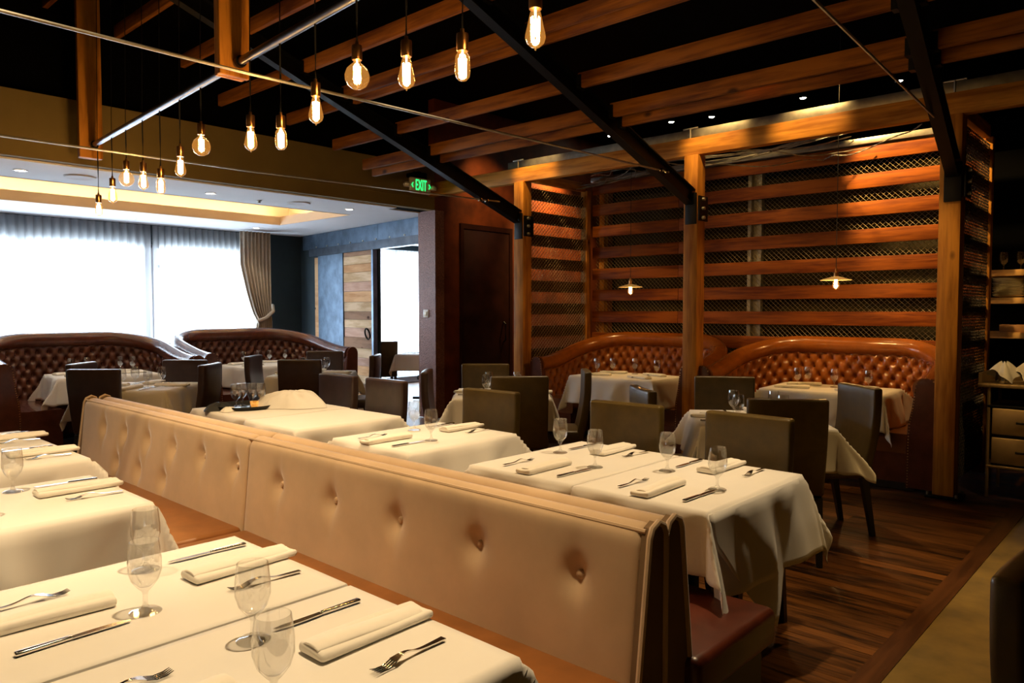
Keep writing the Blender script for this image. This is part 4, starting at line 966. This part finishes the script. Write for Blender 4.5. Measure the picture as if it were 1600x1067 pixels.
heap('crumpled_napkin', (2.50, 5.03, TZ + 0.002), 0.07, 0.05, 0.03, 0.2, 'napkin', 'crumpled napkin between the bench and the black tray', 'napkin', 7)

# ---------------------------------------------------------------- chairs
def mk_chair(mat):
    def f():
        t = thing('dining_chair', '', '')
        def bk(p):
            x_, y_, z_ = p; k = (z_ - 0.40) / 0.57
            y2 = y_ - 0.075 * k - 0.025 * math.sin(PI * k) + 0.012 * (x_ / 0.22) ** 2
            return (x_ * (1.0 + 0.03 * k), y2, z_)
        MB().rbox((0, -0.20, 0.685), (0.435, 0.062, 0.57), 0.016, 3, (6, 1, 12), bk).build('backrest', mat, t)
        MB().rbox((0, 0.02, 0.435), (0.455, 0.45, 0.10), 0.028, 3, (4, 4, 1), lambda p: (p[0], p[1], p[2] + (0.012 * (1 - (p[0] / .23) ** 2) if p[2] > 0.44 else 0))).build('seat', mat, t)
        for sx in (-1, 1):
            for fy, fx, kick in ((0.20, 0.19, 0.0), (-0.19, 0.19, -0.07)):
                a, b = Vector((sx * fx, fy, 0.39)), Vector((sx * fx, fy + kick, 0.0)); w0, w1 = 0.023, 0.015
                vs = [(a.x + i * w0, a.y + j * w0, a.z) for i, j in ((-1,-1),(1,-1),(1,1),(-1,1))] + [(b.x + i * w1, b.y + j * w1, b.z) for i, j in ((-1,-1),(1,-1),(1,1),(-1,1))]
                m_ = MB(); m_.add(vs, [(0,1,2,3),(7,6,5,4),(0,4,5,1),(1,5,6,2),(2,6,7,3),(3,7,4,0)]); m_.build('leg', 'leg', t, smooth=False)
        return t
    return f
def chair(cx, cy, face, label, mat='leather'):
    """cx,cy: plan position of the top edge centre of the back; face: heading in degrees"""
    fa_ = math.radians(face); x = cx + 0.285 * math.cos(fa_); y = cy + 0.285 * math.sin(fa_)
    return place('ch' + mat, mk_chair(mat), (x, y, 0), fa_ - PI / 2, label, 'chair', 'leather dining chairs')
CH = [(3.46, 1.60, 178, 'olive leather chair at the nearest right-row table'), (3.44, 2.30, 183, 'olive leather chair at the second right-row table'),
 (3.40, 3.30, 184, 'leather chair across the third right-row table'), (3.40, 4.37, 180, 'leather chair across the bare fourth right-row table', 'brownleather'), (3.40, 4.98, 182, 'leather chair beside the heaped white cloth', 'brownleather'),
 (4.18, 1.71, 33, 'dark chair seen from behind, near side of the table before the right nook booth'), (5.30, 2.67, 214, 'olive chair at the far side of the table before the right nook booth'),
 (5.29, 1.66, 139, 'black chair in side view, right end of the table before the right nook booth'), (4.14, 2.68, -41, 'chair at the left corner of the table before the right nook booth, top just showing'),
 (4.22, 3.81, 43, 'dark chair seen from behind, near side of the table before the brown door'), (5.00, 4.95, 222, 'olive chair against the brown door, far side of its table'),
 (5.04, 3.77, 131, 'black chair in side view between the brown-door table and the left nook booth'), (4.10, 4.78, -47, 'dark chair in side view in front of the plum wall end', 'brownleather'),
 (2.24, 6.94, 43, 'black chair seen from behind, near side of the table before the left window booth', 'brownleather'), (2.43, 7.88, -47, 'chair at the far left of the table before the left window booth', 'brownleather'),
 (3.32, 7.58, 223, 'dark chair facing us before the right arm of the left window booth', 'brownleather'), (3.24, 6.83, 133, 'black chair in side view, right of the table before the left window booth', 'brownleather'),
 (4.10, 6.73, 43, 'black chair seen from behind, behind the heaped white cloth', 'brownleather'), (4.12, 7.74, -47, 'narrow side-view chair before the right window booth table', 'brownleather'),
 (5.20, 7.93, 223, 'dark chair facing us at the right arm of the right window booth', 'brownleather'), (5.17, 6.85, 133, 'side-view chair in front of the plank barn door', 'brownleather'),
 (7.40, 9.62, 60, 'black high-backed chair in the room beyond the opening'), (1.88, 0.25, -96, 'black leather chair cropped at the lower right corner of the picture')]
for c in CH: chair(*c)
st = thing('low_stool', 'black low stool with thin legs in the room beyond the opening', 'stool', (7.75, 8.75, 0), 0.2)
MB().rbox((0, 0, 0.43), (0.55, 0.36, 0.07), 0.02, 2).build('seat', 'cord', st)
for sx in (-1, 1):
    for sy in (-1, 1): MB().tube([(sx * 0.24, sy * 0.14, 0.40), (sx * 0.24, sy * 0.14, 0.0)], 0.011, 8).build('leg', 'steel', st)

# ---------------------------------------------------------------- exit sign, switch plate
ex = thing('exit_sign', 'green lit EXIT sign with twin emergency lamps on the soffit', 'sign', (6.25, 7.36, 3.055))
MB().rbox((0, 0, 0), (0.34, 0.045, 0.20), 0.02, 2).build('housing', 'white', ex)
MB().box((-0.10, -0.02, 0.10), (0.10, 0.02, 0.17)).build('canopy', 'black', ex, smooth=False)
MB().rbox((0, 0.12, 0.16), (0.05, 0.24, 0.05), 0.006, 1).build('mount_arm', 'black', ex)
for sx in (-1, 1): MB().lathe([(0.0, 0.03), (0.03, 0.025), (0.05, 0.0), (0.045, -0.03), (0.0, -0.035)], 18, (sx * 0.215, -0.005, 0.0)).build('lamp_head', 'white', ex)
def text(s, size, mat, parent, loc, rot, nm='lettering'):
    cu = bpy.data.curves.new(nm, 'FONT'); cu.body = s; cu.size = size; cu.align_x = 'CENTER'; cu.align_y = 'CENTER'; cu.extrude = 0.002; cu.space_character = 1.08
    tmp = bpy.data.objects.new('tmp', cu); C.objects.link(tmp); bpy.context.view_layer.update()
    me = bpy.data.meshes.new_from_object(tmp.evaluated_get(bpy.context.evaluated_depsgraph_get())); me.name = nm
    bpy.data.objects.remove(tmp); me.materials.clear(); me.materials.append(M[mat])
    o = bpy.data.objects.new(nm, me); C.objects.link(o); o.parent = parent; o.location = loc; o.rotation_euler = rot; return o
lt = text('EXIT', 0.17, 'exitg', ex, (0, -0.0255, 0.0), (PI / 2, 0, 0)); lt.scale = (0.50, 1.15, 1)
for sx in (-1, 1):
    MB().bar((sx * 0.130, -0.0255, 0.03), (sx * 0.153, -0.0255, 0), 0.004, 0.011, (0, 1, 0)).bar((sx * 0.153, -0.0255, 0), (sx * 0.130, -0.0255, -0.03), 0.004, 0.011, (0, 1, 0)).build('chevron', 'exitg', ex, smooth=False)
sw = thing('switch_plate', 'white square switch on the plum wall end', 'switch', (6.698, 7.77, 1.425))
MB().rbox((0, 0, 0), (0.02, 0.11, 0.11), 0.008, 2).build('plate', 'white', sw); MB().rbox((-0.012, 0, 0), (0.01, 0.06, 0.06), 0.004, 2).build('button', 'plate', sw)

# ---------------------------------------------------------------- shelves and service cart at the right
shz = ((1.79, 'top shelf with glasses'), (1.535, 'middle shelf with plates'), (1.215, 'lowest shelf with boxes'))
for z, lb in shz:
    t = thing('wall_shelf', 'thick pale wood wall shelf, ' + lb, 'shelf', (8.36, -0.1, z), 0, 'wall shelves at the right')
    MB().rbox((0, 0, 0.028), (0.50, 3.2, 0.056), 0.004, 1).build('board', 'shelf', t)
    for yy in (-1.2, 0, 1.2): MB().box((0.0, yy - 0.015, -0.12), (0.25, yy + 0.015, 0.0)).build('bracket', 'steel', t, smooth=False)
def mk_plate():
    t = thing('dinner_plate', '', '')
    MB().lathe([(0, 0.003), (0.07, 0.003), (0.08, 0.004), (0.128, 0.016), (0.130, 0.018), (0.126, 0.019), (0.08, 0.008), (0, 0.007)], 28).build('plate_body', 'plate', t); return t
for s_, (yy, lb) in enumerate(((1.31, 'left stack of plates on the middle shelf'), (1.02, 'right stack of plates on the middle shelf'))):
    for i in range(12):
        pl = place('plate', mk_plate, (8.26 + 0.004 * (i % 2), yy + 0.003 * (i % 3), 1.594 + i * 0.0145), 0, 'cream plate, %s, %s' % ('number %s up' % ('one two three four five six seven eight nine ten eleven twelve'.split()[i]), lb), 'plate', lb)
for i in range(4):
    g = ware('g', 8.28 + 0.03 * (i % 2), 1.36 - 0.13 * i, 0, 'stemmed glass on the dark top shelf, %s of four' % ('first', 'second', 'third', 'fourth')[i]); g.location.z = 1.847
for i, yy in enumerate((1.255, 1.035)):
    t = thing('carton', 'small tan carton on the lowest shelf, %s of two' % ('left', 'right')[i], 'box', (8.22, yy, 1.272), 0, 'cartons on the lowest shelf')
    MB().rbox((0, 0, 0.035), (0.16, 0.21, 0.07), 0.003, 1).build('carton_body', 'card', t); MB().rbox((-0.06, 0, 0.072), (0.03, 0.05, 0.003), 0.001, 1).build('tab', 'black', t)
ct = thing('service_cart', 'stainless service cart with two drawers below the wall shelves', 'cart', (7.08, 0.65, 0))
MB().rbox((0, 0, 0.885), (0.50, 1.25, 0.03), 0.004, 1).box((-0.25, 0.60, 0.9), (0.25, 0.62, 0.98)).box((0.23, -0.62, 0.9), (0.25, 0.62, 0.98)).build('top_tray', 'cartsteel', ct)
for sx in (-1, 1):
    for sy in (-1, 1): MB().tube([(sx * 0.22, sy * 0.55, 0.0), (sx * 0.22, sy * 0.55, 0.87)], 0.013, 8).build('leg', 'cartsteel', ct)
MB().rbox((0, 0, 0.48), (0.44, 1.06, 0.46), 0.004, 1).rbox((0, 0, 0.722), (0.47, 1.12, 0.02), 0.004, 1).build('cabinet', 'steel', ct)
for z in (0.605, 0.375):
    for y in (0.27, -0.27):
        d_ = MB().rbox((-0.227, y, z), (0.016, 0.51, 0.205), 0.006, 2).build('drawer', 'cartsteel', ct)
        MB().tube([(-0.235, y - 0.09, z), (-0.262, y - 0.09, z), (-0.262, y + 0.09, z), (-0.235, y + 0.09, z)], 0.008, 8).build('handle', 'steel', d_)
MB().rbox((0, 0, 0.246), (0.47, 1.12, 0.02), 0.003, 1).build('lower_rail', 'cartsteel', ct)
for i, (yy, lb) in enumerate(((1.12, 'leftmost'), (0.96, 'middle'), (0.80, 'rightmost'))):
    t = thing('napkin_draped_cup', 'steel cup draped with a cream napkin on the cart, ' + lb, 'cup', (6.95 + 0.05 * (i % 2), yy, 0.901), 0, 'draped cups on the cart')
    MB().lathe([(0.0, 0.0), (0.035, 0.0), (0.042, 0.13), (0.039, 0.13), (0.032, 0.006), (0, 0.006)], 20).build('cup_body', 'chrome', t)
    def nf(u, v, i=i):
        a = 2 * PI * u; r = 0.02 + 0.075 * v; fold = 1 + 0.25 * math.sin(4 * a + i) * v
        return (r * fold * math.cos(a), r * fold * math.sin(a), 0.165 + 0.01 * math.sin(6 * a) - 0.11 * v ** 1.6 * (1 + 0.4 * math.sin(2 * a + i)))
    MB().grid(nf, 40, 10, True).build('napkin', 'napkin', t, ang=180)
